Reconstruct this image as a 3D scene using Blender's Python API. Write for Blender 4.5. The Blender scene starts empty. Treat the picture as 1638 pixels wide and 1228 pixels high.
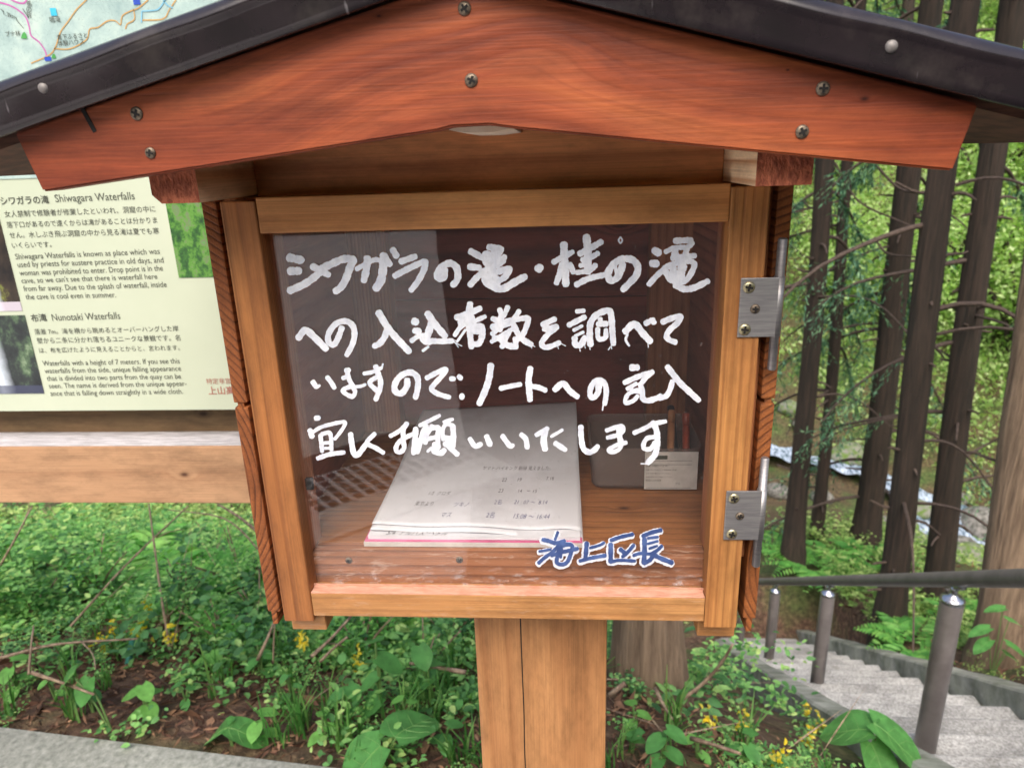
import bpy, bmesh, math, random
import numpy as np
from mathutils import Vector, Matrix, Euler
rad = math.radians
random.seed(7); rng = np.random.default_rng(11)
sc = bpy.context.scene
COL = sc.collection

# ------------------------------------------------------------------ camera
FPX = 1123.8643
YAW, PITCH, ROLL = 0.0766, 0.3154, -0.0334
CAM = np.array([0.056, -0.5478, 1.3709])
_cy, _sy, _cp, _sp = math.cos(YAW), math.sin(YAW), math.cos(PITCH), math.sin(PITCH)
_f = np.array([-_sy*_cp, _cy*_cp, -_sp]); _r = np.array([_cy, _sy, 0.0]); _u = np.cross(_r, _f)
AX = math.cos(ROLL)*_r + math.sin(ROLL)*_u
AY = -math.sin(ROLL)*_r + math.cos(ROLL)*_u
AZ = _f
cam_d = bpy.data.cameras.new('camera'); cam = bpy.data.objects.new('camera', cam_d); COL.objects.link(cam)
cam.matrix_world = Matrix(((AX[0], AY[0], -AZ[0], CAM[0]), (AX[1], AY[1], -AZ[1], CAM[1]), (AX[2], AY[2], -AZ[2], CAM[2]), (0, 0, 0, 1)))
cam_d.sensor_width = 36; cam_d.lens = FPX/1638*36; cam_d.clip_start = .02; cam_d.clip_end = 500
cam_d.dof.use_dof = True; cam_d.dof.focus_distance = .60; cam_d.dof.aperture_fstop = 11.5
sc.camera = cam

# ------------------------------------------------------------------ world, sun, exposure
SUN_EL, SUN_AZ = 54.0, 183.0          # azimuth clockwise from +Y: behind the camera, to its left
w = bpy.data.worlds.new('World'); sc.world = w; w.use_nodes = True
nt = w.node_tree; bg = nt.nodes['Background']
sky = nt.nodes.new('ShaderNodeTexSky'); sky.sky_type = 'NISHITA'; sky.sun_disc = False
sky.sun_elevation = rad(SUN_EL); sky.sun_rotation = rad(SUN_AZ)
sky.air_density = 1.0; sky.dust_density = 6.0; sky.ozone_density = 1.0
nt.links.new(sky.outputs[0], bg.inputs[0]); bg.inputs[1].default_value = 0.15
sl = bpy.data.lights.new('sun', 'SUN'); sl.energy = 1.5; sl.angle = rad(48); sl.color = (1, .95, .87)
so = bpy.data.objects.new('sun', sl); COL.objects.link(so)
_az, _el = rad(SUN_AZ), rad(SUN_EL)
sdir = Vector((math.sin(_az)*math.cos(_el), math.cos(_az)*math.cos(_el), math.sin(_el)))
so.rotation_euler = sdir.to_track_quat('Z', 'Y').to_euler()
sc.view_settings.view_transform = 'Standard'; sc.view_settings.look = 'None'
sc.view_settings.exposure = 0.72; sc.view_settings.gamma = 1
try:
    sc.cycles.use_denoising = True; sc.cycles.max_bounces = 8; sc.cycles.transparent_max_bounces = 12
    sc.cycles.caustics_reflective = False; sc.cycles.caustics_refractive = False
except Exception:
    pass

# ------------------------------------------------------------------ helpers
def S(r, g, b):
    f = lambda c: (c/255/12.92) if c/255 <= .04045 else ((c/255+.055)/1.055)**2.4
    return (f(r), f(g), f(b), 1)
def ray(u, v): return AZ + AX*(u-819)/FPX - AY*(v-614)/FPX
def on_y(u, v, Y): d = ray(u, v); return CAM + d*((Y-CAM[1])/d[1])
def on_z(u, v, Z): d = ray(u, v); return CAM + d*((Z-CAM[2])/d[2])
def at_depth(u, v, z): return CAM + ray(u, v)*z

def tag(o, label, cat, group=None):
    o['label'] = label; o['category'] = cat
    if group: o['group'] = group
    return o
def kind(o, k): o['kind'] = k; return o
def empty(name, loc, label, cat, group=None, rz=0):
    o = bpy.data.objects.new(name, None); o.empty_display_size = .05; COL.objects.link(o)
    o.location = loc; o.rotation_euler = (0, 0, rz)
    return tag(o, label, cat, group)
def mesh_np(name, V, F, mats=(), smooth=False, midx=None):
    """F: array (n,k) or list of index lists"""
    me = bpy.data.meshes.new(name)
    V = np.asarray(V, dtype=np.float32).reshape(-1, 3)
    if isinstance(F, np.ndarray):
        n, k = F.shape
        me.vertices.add(len(V)); me.vertices.foreach_set('co', V.ravel())
        me.loops.add(n*k); me.loops.foreach_set('vertex_index', F.astype(np.int32).ravel())
        me.polygons.add(n); me.polygons.foreach_set('loop_start', np.arange(0, n*k, k, dtype=np.int32))
        try: me.polygons.foreach_set('loop_total', np.full(n, k, dtype=np.int32))
        except Exception: pass
        me.update(calc_edges=True)
    else:
        me.from_pydata([tuple(map(float, p)) for p in V], [], [tuple(map(int, f)) for f in F]); me.update()
    for m in mats: me.materials.append(m)
    if smooth: me.polygons.foreach_set('use_smooth', np.ones(len(me.polygons), dtype=bool))
    if midx is not None: me.polygons.foreach_set('material_index', np.asarray(midx, dtype=np.int32))
    return me
def base_of(p):
    o = p; off = Vector((0, 0, 0))
    while o is not None: off += o.location; o = o.parent
    return off
def put(name, me, parent=None, loc=None):
    """link a mesh whose vertices are in world space; re-base to its parent"""
    o = bpy.data.objects.new(name, me); COL.objects.link(o)
    if parent is not None:
        o.parent = parent
        b = base_of(parent)
        if loc is not None: b = Vector(loc)
        me.transform(Matrix.Translation(-b))
        if loc is not None: o.location = Vector(loc)-base_of(parent)
    elif loc is not None:
        me.transform(Matrix.Translation(-Vector(loc))); o.location = loc
    return o
class MB:
    """collects shapes in a bmesh; each shape may take a material slot"""
    def __init__(s): s.bm = bmesh.new()
    def box(s, x0, x1, y0, y1, z0, z1, bev=.0012, mi=0, rot=None, about=None):
        r = bmesh.ops.create_cube(s.bm, size=1); vs = r['verts']
        bmesh.ops.scale(s.bm, vec=(x1-x0, y1-y0, z1-z0), verts=vs)
        bmesh.ops.translate(s.bm, vec=((x0+x1)/2, (y0+y1)/2, (z0+z1)/2), verts=vs)
        fs = {f for v in vs for f in v.link_faces}
        for f in fs: f.material_index = mi
        if bev:
            es = list({e for v in vs for e in v.link_edges})
            g = bmesh.ops.bevel(s.bm, geom=es, offset=bev, segments=2, affect='EDGES', profile=.6)
            fs = set(g['faces']) | {f for f in fs if f.is_valid}
            vs = list({v for f in fs for v in f.verts})
        for f in fs: f.material_index = mi
        if rot is not None: bmesh.ops.rotate(s.bm, cent=about or (0, 0, 0), matrix=rot, verts=vs)
        return vs
    def prism(s, pts, y0, y1, mi=0, bev=0, mi_end=None):
        a = [s.bm.verts.new((p[0], y0, p[1])) for p in pts]; b = [s.bm.verts.new((p[0], y1, p[1])) for p in pts]
        n = len(pts); fs = [s.bm.faces.new(a), s.bm.faces.new(b[::-1])]
        for i in range(n): fs.append(s.bm.faces.new((a[(i+1) % n], a[i], b[i], b[(i+1) % n])))
        for f in fs: f.material_index = mi
        if mi_end is not None: fs[0].material_index = mi_end
        bmesh.ops.recalc_face_normals(s.bm, faces=fs)
        if bev:
            bmesh.ops.bevel(s.bm, geom=list({e for f in fs for e in f.edges}), offset=bev, segments=2, affect='EDGES')
    def tube(s, pts, rads, n=8, mi=0, cap=True):
        V, F = tube_np(pts, rads, n, cap)
        vs = [s.bm.verts.new(p) for p in V]
        for f in F:
            fc = s.bm.faces.new([vs[i] for i in f]); fc.material_index = mi; fc.smooth = True
    def lathe(s, prof, c, axis='Z', n=20, mi=0):
        """prof: (r, h) list along axis from c"""
        rings = []
        for r, h in prof:
            ring = []
            for i in range(n):
                a = 2*math.pi*i/n; p = (r*math.cos(a), r*math.sin(a), h)
                if axis == 'Y': p = (p[0], p[2], p[1])
                ring.append(s.bm.verts.new((c[0]+p[0], c[1]+p[1], c[2]+p[2])))
            rings.append(ring)
        fs = []
        for a, b in zip(rings[:-1], rings[1:]):
            for i in range(n):
                f = s.bm.faces.new((a[i], a[(i+1) % n], b[(i+1) % n], b[i])); f.smooth = True; f.material_index = mi; fs.append(f)
        for rg in (rings[0], rings[-1]):
            f = s.bm.faces.new(rg); f.material_index = mi; fs.append(f)
        bmesh.ops.recalc_face_normals(s.bm, faces=fs)
    def done(s, name, mats, parent=None, loc=None):
        me = bpy.data.meshes.new(name); s.bm.to_mesh(me); s.bm.free()
        for m in mats: me.materials.append(m)
        return put(name, me, parent, loc)
def tube_np(pts, rads, n=8, cap=True):
    pts = [Vector(p) for p in pts]; V = []; F = []
    if not hasattr(rads, '__len__'): rads = [rads]*len(pts)
    up = Vector((.13, .2, 1)).normalized(); prev = None
    for i, p in enumerate(pts):
        t = (pts[min(i+1, len(pts)-1)]-pts[max(i-1, 0)]).normalized()
        if prev is None:
            a = t.cross(up)
            if a.length < .2: a = t.cross(Vector((1, 0, 0)))
        else: a = prev - t*prev.dot(t)
        a.normalize(); prev = a; b = t.cross(a)
        for k in range(n):
            q = 2*math.pi*k/n; V.append(p+(a*math.cos(q)+b*math.sin(q))*rads[i])
    for i in range(len(pts)-1):
        for k in range(n):
            F.append((i*n+k, i*n+(k+1) % n, (i+1)*n+(k+1) % n, (i+1)*n+k))
    if cap:
        F.append(tuple(range(n))[::-1]); F.append(tuple((len(pts)-1)*n+k for k in range(n)))
    return V, F
def copy_tree(o, parent=None):
    c = o.copy(); COL.objects.link(c); c.parent = parent
    for ch in o.children: copy_tree(ch, c)
    return c
def smooth_line(P, step):
    """Catmull-Rom through P (2D/3D array), sampled about every step"""
    P = [np.array(p, float) for p in P]
    if len(P) == 2:
        n = max(2, int(np.linalg.norm(P[1]-P[0])/step)+1); return [P[0]+(P[1]-P[0])*t for t in np.linspace(0, 1, n)]
    Q = [2*P[0]-P[1]]+P+[2*P[-1]-P[-2]]; out = []
    for i in range(1, len(Q)-2):
        a, b, c, d = Q[i-1:i+3]; n = max(2, int(np.linalg.norm(c-b)/step)+1)
        for t in np.linspace(0, 1, n, endpoint=False):
            out.append(.5*((2*b)+(c-a)*t+(2*a-5*b+4*c-d)*t*t+(3*b-a-3*c+d)*t**3))
    out.append(P[-1]); return out

# ------------------------------------------------------------------ materials
def new_mat(name):
    m = bpy.data.materials.new(name); m.use_nodes = True
    t = m.node_tree; b = t.nodes['Principled BSDF']
    return m, t, b
def N(t, ty, **kw):
    n = t.nodes.new(ty)
    for k, v in kw.items():
        if k.startswith('i_'):
            n.inputs[int(k[2:]) if k[2:].isdigit() else k[2:]].default_value = v
        else: setattr(n, k, v)
    return n
def math_n(t, op, a, b=None, c=None):
    n = t.nodes.new('ShaderNodeMath'); n.operation = op
    for i, x in enumerate((a, b, c)):
        if x is None: continue
        if isinstance(x, (int, float)): n.inputs[i].default_value = x
        else: t.links.new(x, n.inputs[i])
    return n.outputs[0]
def mixc(t, fac, a, b, mode='MIX'):
    n = t.nodes.new('ShaderNodeMix'); n.data_type = 'RGBA'; n.blend_type = mode
    for i, x in ((0, fac), (6, a), (7, b)):
        if isinstance(x, (int, float)): n.inputs[i].default_value = x
        elif isinstance(x, tuple): n.inputs[i].default_value = x
        else: t.links.new(x, n.inputs[i])
    return n.outputs[2]
def ramp(t, x, stops):
    n = t.nodes.new('ShaderNodeValToRGB'); e = n.color_ramp.elements
    e[0].position, e[0].color = stops[0][0], stops[0][1]; e[1].position, e[1].color = stops[-1][0], stops[-1][1]
    for p, c in stops[1:-1]:
        k = e.new(p); k.color = c
    t.links.new(x, n.inputs[0]); return n.outputs[0]
G = lambda v: (v, v, v, 1)
def comb(t, a, b, c):
    n = t.nodes.new('ShaderNodeCombineXYZ')
    for i, x in enumerate((a, b, c)):
        if isinstance(x, (int, float)): n.inputs[i].default_value = x
        else: t.links.new(x, n.inputs[i])
    return n.outputs[0]
def noise(t, vec, scale=1, detail=2, rough=.5, col=False):
    n = t.nodes.new('ShaderNodeTexNoise'); n.inputs['Scale'].default_value = scale
    n.inputs['Detail'].default_value = detail; n.inputs['Roughness'].default_value = rough
    t.links.new(vec, n.inputs['Vector']); return n.outputs[1 if col else 0]
def wood(name, cA, cB, cC=None, axis='X', pith=(.03, .01), spacing=.003, dist=.008, along=2.0, contrast=.8,
         rough=.55, bump=.22, seed=0., knots=(), crack=None, blotch=.5, fib=.40, scuff=0., soft=False, streak=0.):
    m, t, b = new_mat(name)
    tc = t.nodes.new('ShaderNodeTexCoord'); sp = t.nodes.new('ShaderNodeSeparateXYZ'); t.links.new(tc.outputs['Object'], sp.inputs[0])
    X, Y, Z = sp.outputs
    a, p, q = {'X': (X, Y, Z), 'Z': (Z, X, Y), 'Y': (Y, X, Z)}[axis]
    a = math_n(t, 'ADD', a, seed)
    v1 = comb(t, math_n(t, 'MULTIPLY', a, along), math_n(t, 'MULTIPLY', p, 14), math_n(t, 'MULTIPLY', q, 14))
    n1 = t.nodes.new('ShaderNodeTexNoise'); n1.inputs['Scale'].default_value = 1; n1.inputs['Detail'].default_value = 2
    t.links.new(v1, n1.inputs['Vector']); sn = t.nodes.new('ShaderNodeSeparateColor'); t.links.new(n1.outputs[1], sn.inputs[0])
    dp = math_n(t, 'MULTIPLY', math_n(t, 'SUBTRACT', sn.outputs[0], .5), dist)
    dq = math_n(t, 'MULTIPLY', math_n(t, 'SUBTRACT', sn.outputs[1], .5), dist)
    pp = math_n(t, 'ADD', math_n(t, 'SUBTRACT', p, pith[0]), dp); qq = math_n(t, 'ADD', math_n(t, 'SUBTRACT', q, pith[1]), dq)
    d = math_n(t, 'SQRT', math_n(t, 'ADD', math_n(t, 'MULTIPLY', pp, pp), math_n(t, 'MULTIPLY', qq, qq)))
    core = None
    for kn in knots:
        ka, kp, kq, ks = kn[:4]; kamp, kcore = (kn[4], kn[5]) if len(kn) > 4 else (1.2, 1)
        vv = comb(t, math_n(t, 'MULTIPLY', math_n(t, 'SUBTRACT', a, ka+seed), .55), math_n(t, 'SUBTRACT', p, kp), math_n(t, 'SUBTRACT', q, kq))
        ln = t.nodes.new('ShaderNodeVectorMath'); ln.operation = 'LENGTH'; t.links.new(vv, ln.inputs[0])
        r_ = math_n(t, 'DIVIDE', ln.outputs['Value'], ks)
        g = math_n(t, 'POWER', 2.718, math_n(t, 'MULTIPLY', math_n(t, 'MULTIPLY', r_, r_), -1))
        d = math_n(t, 'ADD', d, math_n(t, 'MULTIPLY', g, ks*kamp))
        if not kcore: continue
        c_ = math_n(t, 'SMOOTH_MIN', math_n(t, 'MULTIPLY', math_n(t, 'POWER', g, 6), 1.1), 1, .1)
        core = c_ if core is None else math_n(t, 'MAXIMUM', core, c_)
    fr = math_n(t, 'FRACT', math_n(t, 'DIVIDE', d, spacing))
    if soft:
        ring = ramp(t, fr, [(0, G(.45)), (.22, G(0)), (.5, G(.25)), (.86, G(1)), (1, G(.45))])
    else:
        ring = ramp(t, fr, [(0, G(.12)), (.12, G(0)), (.55, G(.18)), (.86, G(1)), (1, G(.12))])
    v2 = comb(t, math_n(t, 'MULTIPLY', a, 9), math_n(t, 'MULTIPLY', p, 700), math_n(t, 'MULTIPLY', q, 700))
    fb = noise(t, v2, 1, 3, .6)
    v3 = comb(t, math_n(t, 'MULTIPLY', a, 5), math_n(t, 'MULTIPLY', p, 26), math_n(t, 'MULTIPLY', q, 26))
    bl = noise(t, v3, 1, 3, .55)
    vary = noise(t, comb(t, math_n(t, 'MULTIPLY', a, 3), math_n(t, 'MULTIPLY', p, 60), math_n(t, 'MULTIPLY', q, 60)), 1, 1)
    ringv = math_n(t, 'MULTIPLY', ring, math_n(t, 'ADD', math_n(t, 'MULTIPLY', vary, 1.1), .35))
    col = mixc(t, math_n(t, 'MULTIPLY', ringv, contrast), cA, cB)
    if cC is not None:
        f = math_n(t, 'MULTIPLY', ramp(t, bl, [(.38, G(0)), (.62, G(1))]), blotch)
        col = mixc(t, f, col, cC)
    if streak:
        sv_ = noise(t, comb(t, math_n(t, 'MULTIPLY', a, 2.6), math_n(t, 'MULTIPLY', math_n(t, 'ADD', p, math_n(t, 'MULTIPLY', d, .2)), 10), math_n(t, 'MULTIPLY', d, 62)), 1, 4, .55)
        sv2 = noise(t, comb(t, math_n(t, 'MULTIPLY', a, 6), math_n(t, 'MULTIPLY', p, 90), math_n(t, 'MULTIPLY', d, 320)), 1, 3, .6)
        col = mixc(t, math_n(t, 'MULTIPLY', ramp(t, sv_, [(.46, G(0)), (.62, G(1))]), streak), col, cB)
        col = mixc(t, math_n(t, 'MULTIPLY', ramp(t, sv_, [(.32, G(1)), (.45, G(0))]), streak*.7), col, (min(1, cA[0]*1.25), cA[1]*1.55, cA[2]*1.5, 1))
        col = mixc(t, math_n(t, 'MULTIPLY', ramp(t, sv2, [(.5, G(0)), (.68, G(1))]), streak*.45), col, (cB[0]*.8, cB[1]*.7, cB[2]*.7, 1))
    col = mixc(t, fib, col, ramp(t, fb, [(.25, G(.25)), (.75, G(1.0))]), 'MULTIPLY')
    gr_ = noise(t, comb(t, math_n(t, 'MULTIPLY', a, 11), math_n(t, 'MULTIPLY', p, 34), math_n(t, 'MULTIPLY', q, 34)), 1, 6, .72)
    col = mixc(t, 1.0, col, ramp(t, gr_, [(.36, G(.84)), (.56, G(1.22))]), 'MULTIPLY')
    if core is not None: col = mixc(t, core, col, (cB[0]*.35, cB[1]*.3, cB[2]*.3, 1))
    if crack is not None:
        wob = math_n(t, 'MULTIPLY', math_n(t, 'SUBTRACT', noise(t, comb(t, math_n(t, 'MULTIPLY', a, 7), 0, 0), 1, 2), .5), .006)
        cm = math_n(t, 'LESS_THAN', math_n(t, 'ABSOLUTE', math_n(t, 'SUBTRACT', p, math_n(t, 'ADD', wob, crack))), .0007)
        col = mixc(t, cm, col, (.02, .012, .008, 1))
    if scuff:
        sv = comb(t, math_n(t, 'MULTIPLY', a, 40), math_n(t, 'MULTIPLY', p, 160), math_n(t, 'MULTIPLY', q, 160))
        sm = math_n(t, 'MULTIPLY', ramp(t, noise(t, sv, 1, 4, .7), [(.56, G(0)), (.66, G(1))]), scuff)
        col = mixc(t, sm, col, (.75, .62, .52, 1))
    t.links.new(col, b.inputs['Base Color']); b.inputs['Roughness'].default_value = rough
    b.inputs['Specular IOR Level'].default_value = .35
    bp = t.nodes.new('ShaderNodeBump'); bp.inputs['Strength'].default_value = bump; bp.inputs['Distance'].default_value = .002
    t.links.new(math_n(t, 'ADD', math_n(t, 'MULTIPLY', ringv, -.6), fb), bp.inputs['Height']); t.links.new(bp.outputs[0], b.inputs['Normal'])
    return m
def plain(name, c, rough=.5, metal=0., c2=None, nscale=60, bump=0., spec=.5, stretch=(1, 1, 1), lo=.4, hi=.6, dirt=0., scuffs=0.):
    m, t, b = new_mat(name)
    b.inputs['Roughness'].default_value = rough; b.inputs['Metallic'].default_value = metal; b.inputs['Specular IOR Level'].default_value = spec
    tc = t.nodes.new('ShaderNodeTexCoord'); mp = t.nodes.new('ShaderNodeMapping'); mp.inputs['Scale'].default_value = stretch
    t.links.new(tc.outputs['Object'], mp.inputs[0])
    n = noise(t, mp.outputs[0], nscale, 5, .6)
    col = ramp(t, n, [(lo, c), (hi, c2 or (c[0]*.85, c[1]*.85, c[2]*.85, 1))])
    if dirt:
        dn_ = ramp(t, noise(t, tc.outputs['Object'], 2.6, 6, .7), [(.38, G(1-dirt)), (.62, G(1))]); col = mixc(t, 1.0, col, dn_, 'MULTIPLY')
        dm_ = ramp(t, noise(t, tc.outputs['Object'], 7, 5, .7), [(.58, G(0)), (.7, G(dirt*.8))]); col = mixc(t, dm_, col, S(92, 88, 70))
    if scuffs:
        m2_ = t.nodes.new('ShaderNodeMapping'); m2_.inputs['Scale'].default_value = (170, 40, 34); m2_.inputs['Rotation'].default_value = (0, .3, 0); t.links.new(tc.outputs['Object'], m2_.inputs[0])
        col = mixc(t, math_n(t, 'MULTIPLY', ramp(t, noise(t, m2_.outputs[0], 1, 2, .5), [(.70, G(0)), (.76, G(1))]), scuffs), col, S(150, 146, 150))
        col = mixc(t, math_n(t, 'MULTIPLY', ramp(t, noise(t, tc.outputs['Object'], 18, 5, .7), [(.5, G(0)), (.75, G(1))]), scuffs*.35), col, S(120, 112, 104))
    t.links.new(col, b.inputs['Base Color'])
    if bump:
        bp = t.nodes.new('ShaderNodeBump'); bp.inputs['Strength'].default_value = bump; bp.inputs['Distance'].default_value = .01
        t.links.new(n, bp.inputs['Height']); t.links.new(bp.outputs[0], b.inputs['Normal'])
    return m
def leaf_mat(name, stops, transl=.42, rough=.5):
    m, t, b = new_mat(name)
    g = t.nodes.new('ShaderNodeNewGeometry')
    col = ramp(t, g.outputs['Random Per Island'], stops)
    tcl = t.nodes.new('ShaderNodeTexCoord'); col = mixc(t, 1.0, col, ramp(t, noise(t, tcl.outputs['Object'], 26, 4, .65), [(.36, G(.74)), (.60, G(1.08))]), 'MULTIPLY')
    t.links.new(col, b.inputs['Base Color']); b.inputs['Roughness'].default_value = rough; b.inputs['Specular IOR Level'].default_value = .3
    tr = t.nodes.new('ShaderNodeBsdfTranslucent'); mx = t.nodes.new('ShaderNodeMixShader'); mx.inputs[0].default_value = transl
    br = mixc(t, 1.0, col, (1.1, 1.25, .6, 1), 'MULTIPLY'); t.links.new(br, tr.inputs[0])
    t.links.new(b.outputs[0], mx.inputs[1]); t.links.new(tr.outputs[0], mx.inputs[2])
    t.links.new(mx.outputs[0], t.nodes['Material Output'].inputs[0])
    return m
M = {}
M['gable'] = wood('gable wood', S(166, 86, 50), S(98, 40, 26), S(132, 58, 35), 'X', pith=(-.075, 1.25), spacing=.013, dist=.020, along=1.6, contrast=.38, rough=.5, bump=.14, seed=3.1, blotch=.6, fib=.42, soft=True, streak=.55, knots=((.0, -.086, 1.412, .075, -.55, 0), (.045, -.086, 1.436, .022, -.8, 0), (-.16, -.086, 1.40, .05, .35, 0), (.236, -.086, 1.3955, .0035, 1.2, 1), (-.052, -.086, 1.452, .0018, 1.2, 1), (.19, -.086, 1.413, .0016, 1.2, 1)))
M['rail_top'] = wood('door rail wood', S(208, 148, 90), S(156, 98, 54), S(184, 122, 70), 'X', pith=(.10, 1.32), spacing=.0042, dist=.004, along=1.2, contrast=.7, rough=.5, seed=1.3, blotch=.6)
M['rail_bot'] = wood('door sill wood', S(184, 134, 84), S(146, 96, 56), S(166, 114, 68), 'X', pith=(.08, .93), spacing=.006, dist=.006, along=1.2, contrast=.5, rough=.5, seed=5.3, blotch=.6, scuff=.10)
M['stile_l'] = wood('left stile wood', S(166, 108, 60), S(110, 64, 34), S(148, 92, 50), 'Z', pith=(-.16, .15), spacing=.0031, dist=.004, along=.8, contrast=.8, rough=.5, seed=2.2, blotch=.5, streak=.2)
M['stile_r'] = wood('right stile wood', S(182, 128, 74), S(124, 76, 42), S(156, 100, 56), 'Z', pith=(.26, .12), spacing=.0033, dist=.004, along=.8, contrast=.7, rough=.5, seed=7.2, blotch=.5)
M['side_end'] = wood('weathered side board wood', S(152, 90, 48), S(70, 34, 16), S(116, 64, 34), 'Y', pith=(-.36, 1.10), spacing=.0055, dist=.010, along=3, contrast=.9, rough=.7, bump=.5, seed=4.4)
M['side_end_r'] = wood('weathered right side board wood', S(160, 96, 50), S(66, 32, 16), S(126, 70, 36), 'Y', pith=(.34, 1.02), spacing=.0060, dist=.010, along=3, contrast=.9, rough=.7, bump=.5, seed=8.4)
M['deck'] = plain('dark stained roof board', S(96, 64, 48), .8, c2=S(70, 46, 34), nscale=40, stretch=(1, 1, 6))
M['head'] = wood('head board wood', S(222, 150, 98), S(150, 86, 52), S(186, 112, 70), 'X', pith=(-.2, 1.33), spacing=.006, dist=.012, along=1.2, contrast=.7, rough=.6, seed=9.1)
M['raw'] = wood('raw pale rafter wood', S(252, 222, 182), S(190, 132, 88), None, 'Y', pith=(.28, 1.30), spacing=.0062, dist=.006, along=1.5, contrast=.9, rough=.6, seed=.7)
M['stain_end'] = plain('rough stained end grain', S(186, 106, 74), .75, c2=S(142, 74, 50), nscale=300, bump=.6, stretch=(1, 1, .5))
M['inside'] = wood('inner cladding wood', S(156, 76, 60), S(98, 42, 34), S(124, 57, 45), 'X', pith=(-.4, 1.1), spacing=.0055, dist=.006, along=1.2, contrast=.7, rough=.65, seed=2.9, knots=((-.03, .36, 1.137, .010), (.13, .36, 1.285, .011)))
M['inside_side'] = wood('inner side wood', S(160, 98, 74), S(104, 56, 42), S(134, 76, 58), 'Y', pith=(.5, 1.1), spacing=.006, dist=.006, contrast=.7, rough=.65, seed=4.9)
M['inside_post'] = wood('inner post wood', S(180, 118, 80), S(130, 80, 50), None, 'Z', pith=(.3, .6), spacing=.004, dist=.003, along=.6, contrast=.6, rough=.6, seed=6.9)
M['floor'] = wood('box floor wood', S(156, 104, 62), S(106, 62, 36), S(132, 82, 48), 'X', pith=(-.2, .9), spacing=.010, dist=.014, along=1.4, contrast=.6, rough=.5, seed=1.9, knots=((.118, .115, 1.017, .008),))
M['front_rail'] = wood('box front rail wood', S(160, 108, 76), S(104, 62, 42), None, 'X', pith=(-.1, .90), spacing=.007, dist=.006, along=1.0, contrast=.8, rough=.55, seed=2.4, scuff=.3)
M['post'] = wood('post wood', S(184, 134, 88), S(140, 92, 56), S(164, 114, 72), 'Z', pith=(.05, .30), spacing=.0075, dist=.012, along=.9, contrast=.65, rough=.55, streak=.25, seed=3.7, crack=.010, knots=((.80, -.012, -.02, .008),))
M['beam'] = wood('pale sign beam wood', S(180, 142, 108), S(140, 100, 72), S(162, 124, 92), 'X', pith=(-.1, .80), spacing=.017, dist=.012, along=1.1, contrast=.55, rough=.6, seed=5.9, knots=((-.545, .43, .905, .010),))
M['beam_dark'] = wood('dark sign beam wood', S(132, 104, 74), S(92, 68, 46), S(104, 88, 62), 'X', pith=(-.1, .88), spacing=.010, dist=.008, along=1.1, contrast=.6, rough=.7, seed=7.9, knots=((-.53, .49, .985, .012),))
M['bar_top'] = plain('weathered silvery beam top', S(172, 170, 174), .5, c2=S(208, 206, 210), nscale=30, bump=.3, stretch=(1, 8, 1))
M['roof'] = plain('dark brown roof sheet', S(40, 33, 37), .24, c2=S(29, 24, 28), scuffs=.5, nscale=30, spec=.45, bump=.04, lo=.3, hi=.7)
M['roof'].node_tree.nodes['Principled BSDF'].inputs['Coat Weight'].default_value = .15
M['roof'].node_tree.nodes['Principled BSDF'].inputs['Coat Roughness'].default_value = .12
M['rivet'] = plain('dull painted rivet', S(128, 124, 122), .55, .3)
M['steel'] = plain('brushed steel', S(168, 166, 166), .48, .8, c2=S(150, 148, 150), nscale=40, stretch=(1, 1, 12))
M['screw'] = plain('zinc screw', S(190, 182, 150), .35, .8, c2=S(150, 142, 110), nscale=300)
M['screw_dull'] = plain('dull screw', S(128, 116, 100), .5, .6, c2=S(92, 80, 70), nscale=500)
M['dark'] = plain('dark recess', S(22, 18, 16), .8)
M['paint'] = plain('white marker paint', S(232, 235, 242), .45, c2=S(204, 209, 222), nscale=75, stretch=(1.6, 1, .6), bump=.15, lo=.35, hi=.7)
_t = M['paint'].node_tree; _b = _t.nodes['Principled BSDF']; _tr = _t.nodes.new('ShaderNodeBsdfTransparent'); _mx = _t.nodes.new('ShaderNodeMixShader')
_tc = _t.nodes.new('ShaderNodeTexCoord'); _n = noise(_t, _tc.outputs['Object'], 190, 4, .7)
_t.links.new(ramp(_t, _n, [(.36, G(.13)), (.56, G(.0))]), _mx.inputs[0]); _t.links.new(_b.outputs[0], _mx.inputs[1]); _t.links.new(_tr.outputs[0], _mx.inputs[2]); _t.links.new(_mx.outputs[0], _t.nodes['Material Output'].inputs[0])
M['blue_paint'] = plain('blue marker paint', S(56, 76, 126), .45, c2=S(88, 112, 166), nscale=70, lo=.45, hi=.75)
M['paper'] = plain('notebook paper', S(218, 218, 222), .8, c2=S(204, 203, 206), nscale=14)
M['pink'] = plain('pink notebook cover', S(214, 120, 158), .5, c2=S(190, 84, 124), nscale=20)
M['card'] = plain('grey white backing board', S(206, 202, 196), .7)
M['ink'] = plain('blue pen ink', S(66, 70, 124), .5)
M['ink_black'] = plain('black pen ink', S(48, 44, 50), .5)
M['sign'] = plain('cream sign sheet', S(194, 203, 182), .35, c2=S(188, 198, 176), nscale=3)
M['print'] = plain('dark print', S(78, 82, 72), .5)
M['print_red'] = plain('red print', S(176, 108, 96), .5)
M['concrete'] = plain('concrete', S(172, 172, 166), .9, c2=S(140, 140, 132), nscale=25, bump=.3, lo=.3, hi=.7)
M['rail_metal'] = plain('brown grey coated rail', S(156, 148, 146), .36, .45, c2=S(140, 132, 130), nscale=8)
M['rail_dark'] = plain('dark handrail resin', S(118, 112, 112), .42, 0, c2=S(104, 99, 99), nscale=12)
M['chrome'] = plain('bright metal cap', S(200, 200, 206), .2, .95)
def ramp3(a, b, c): return [(0, a), (.5, b), (1, c)]
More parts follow.
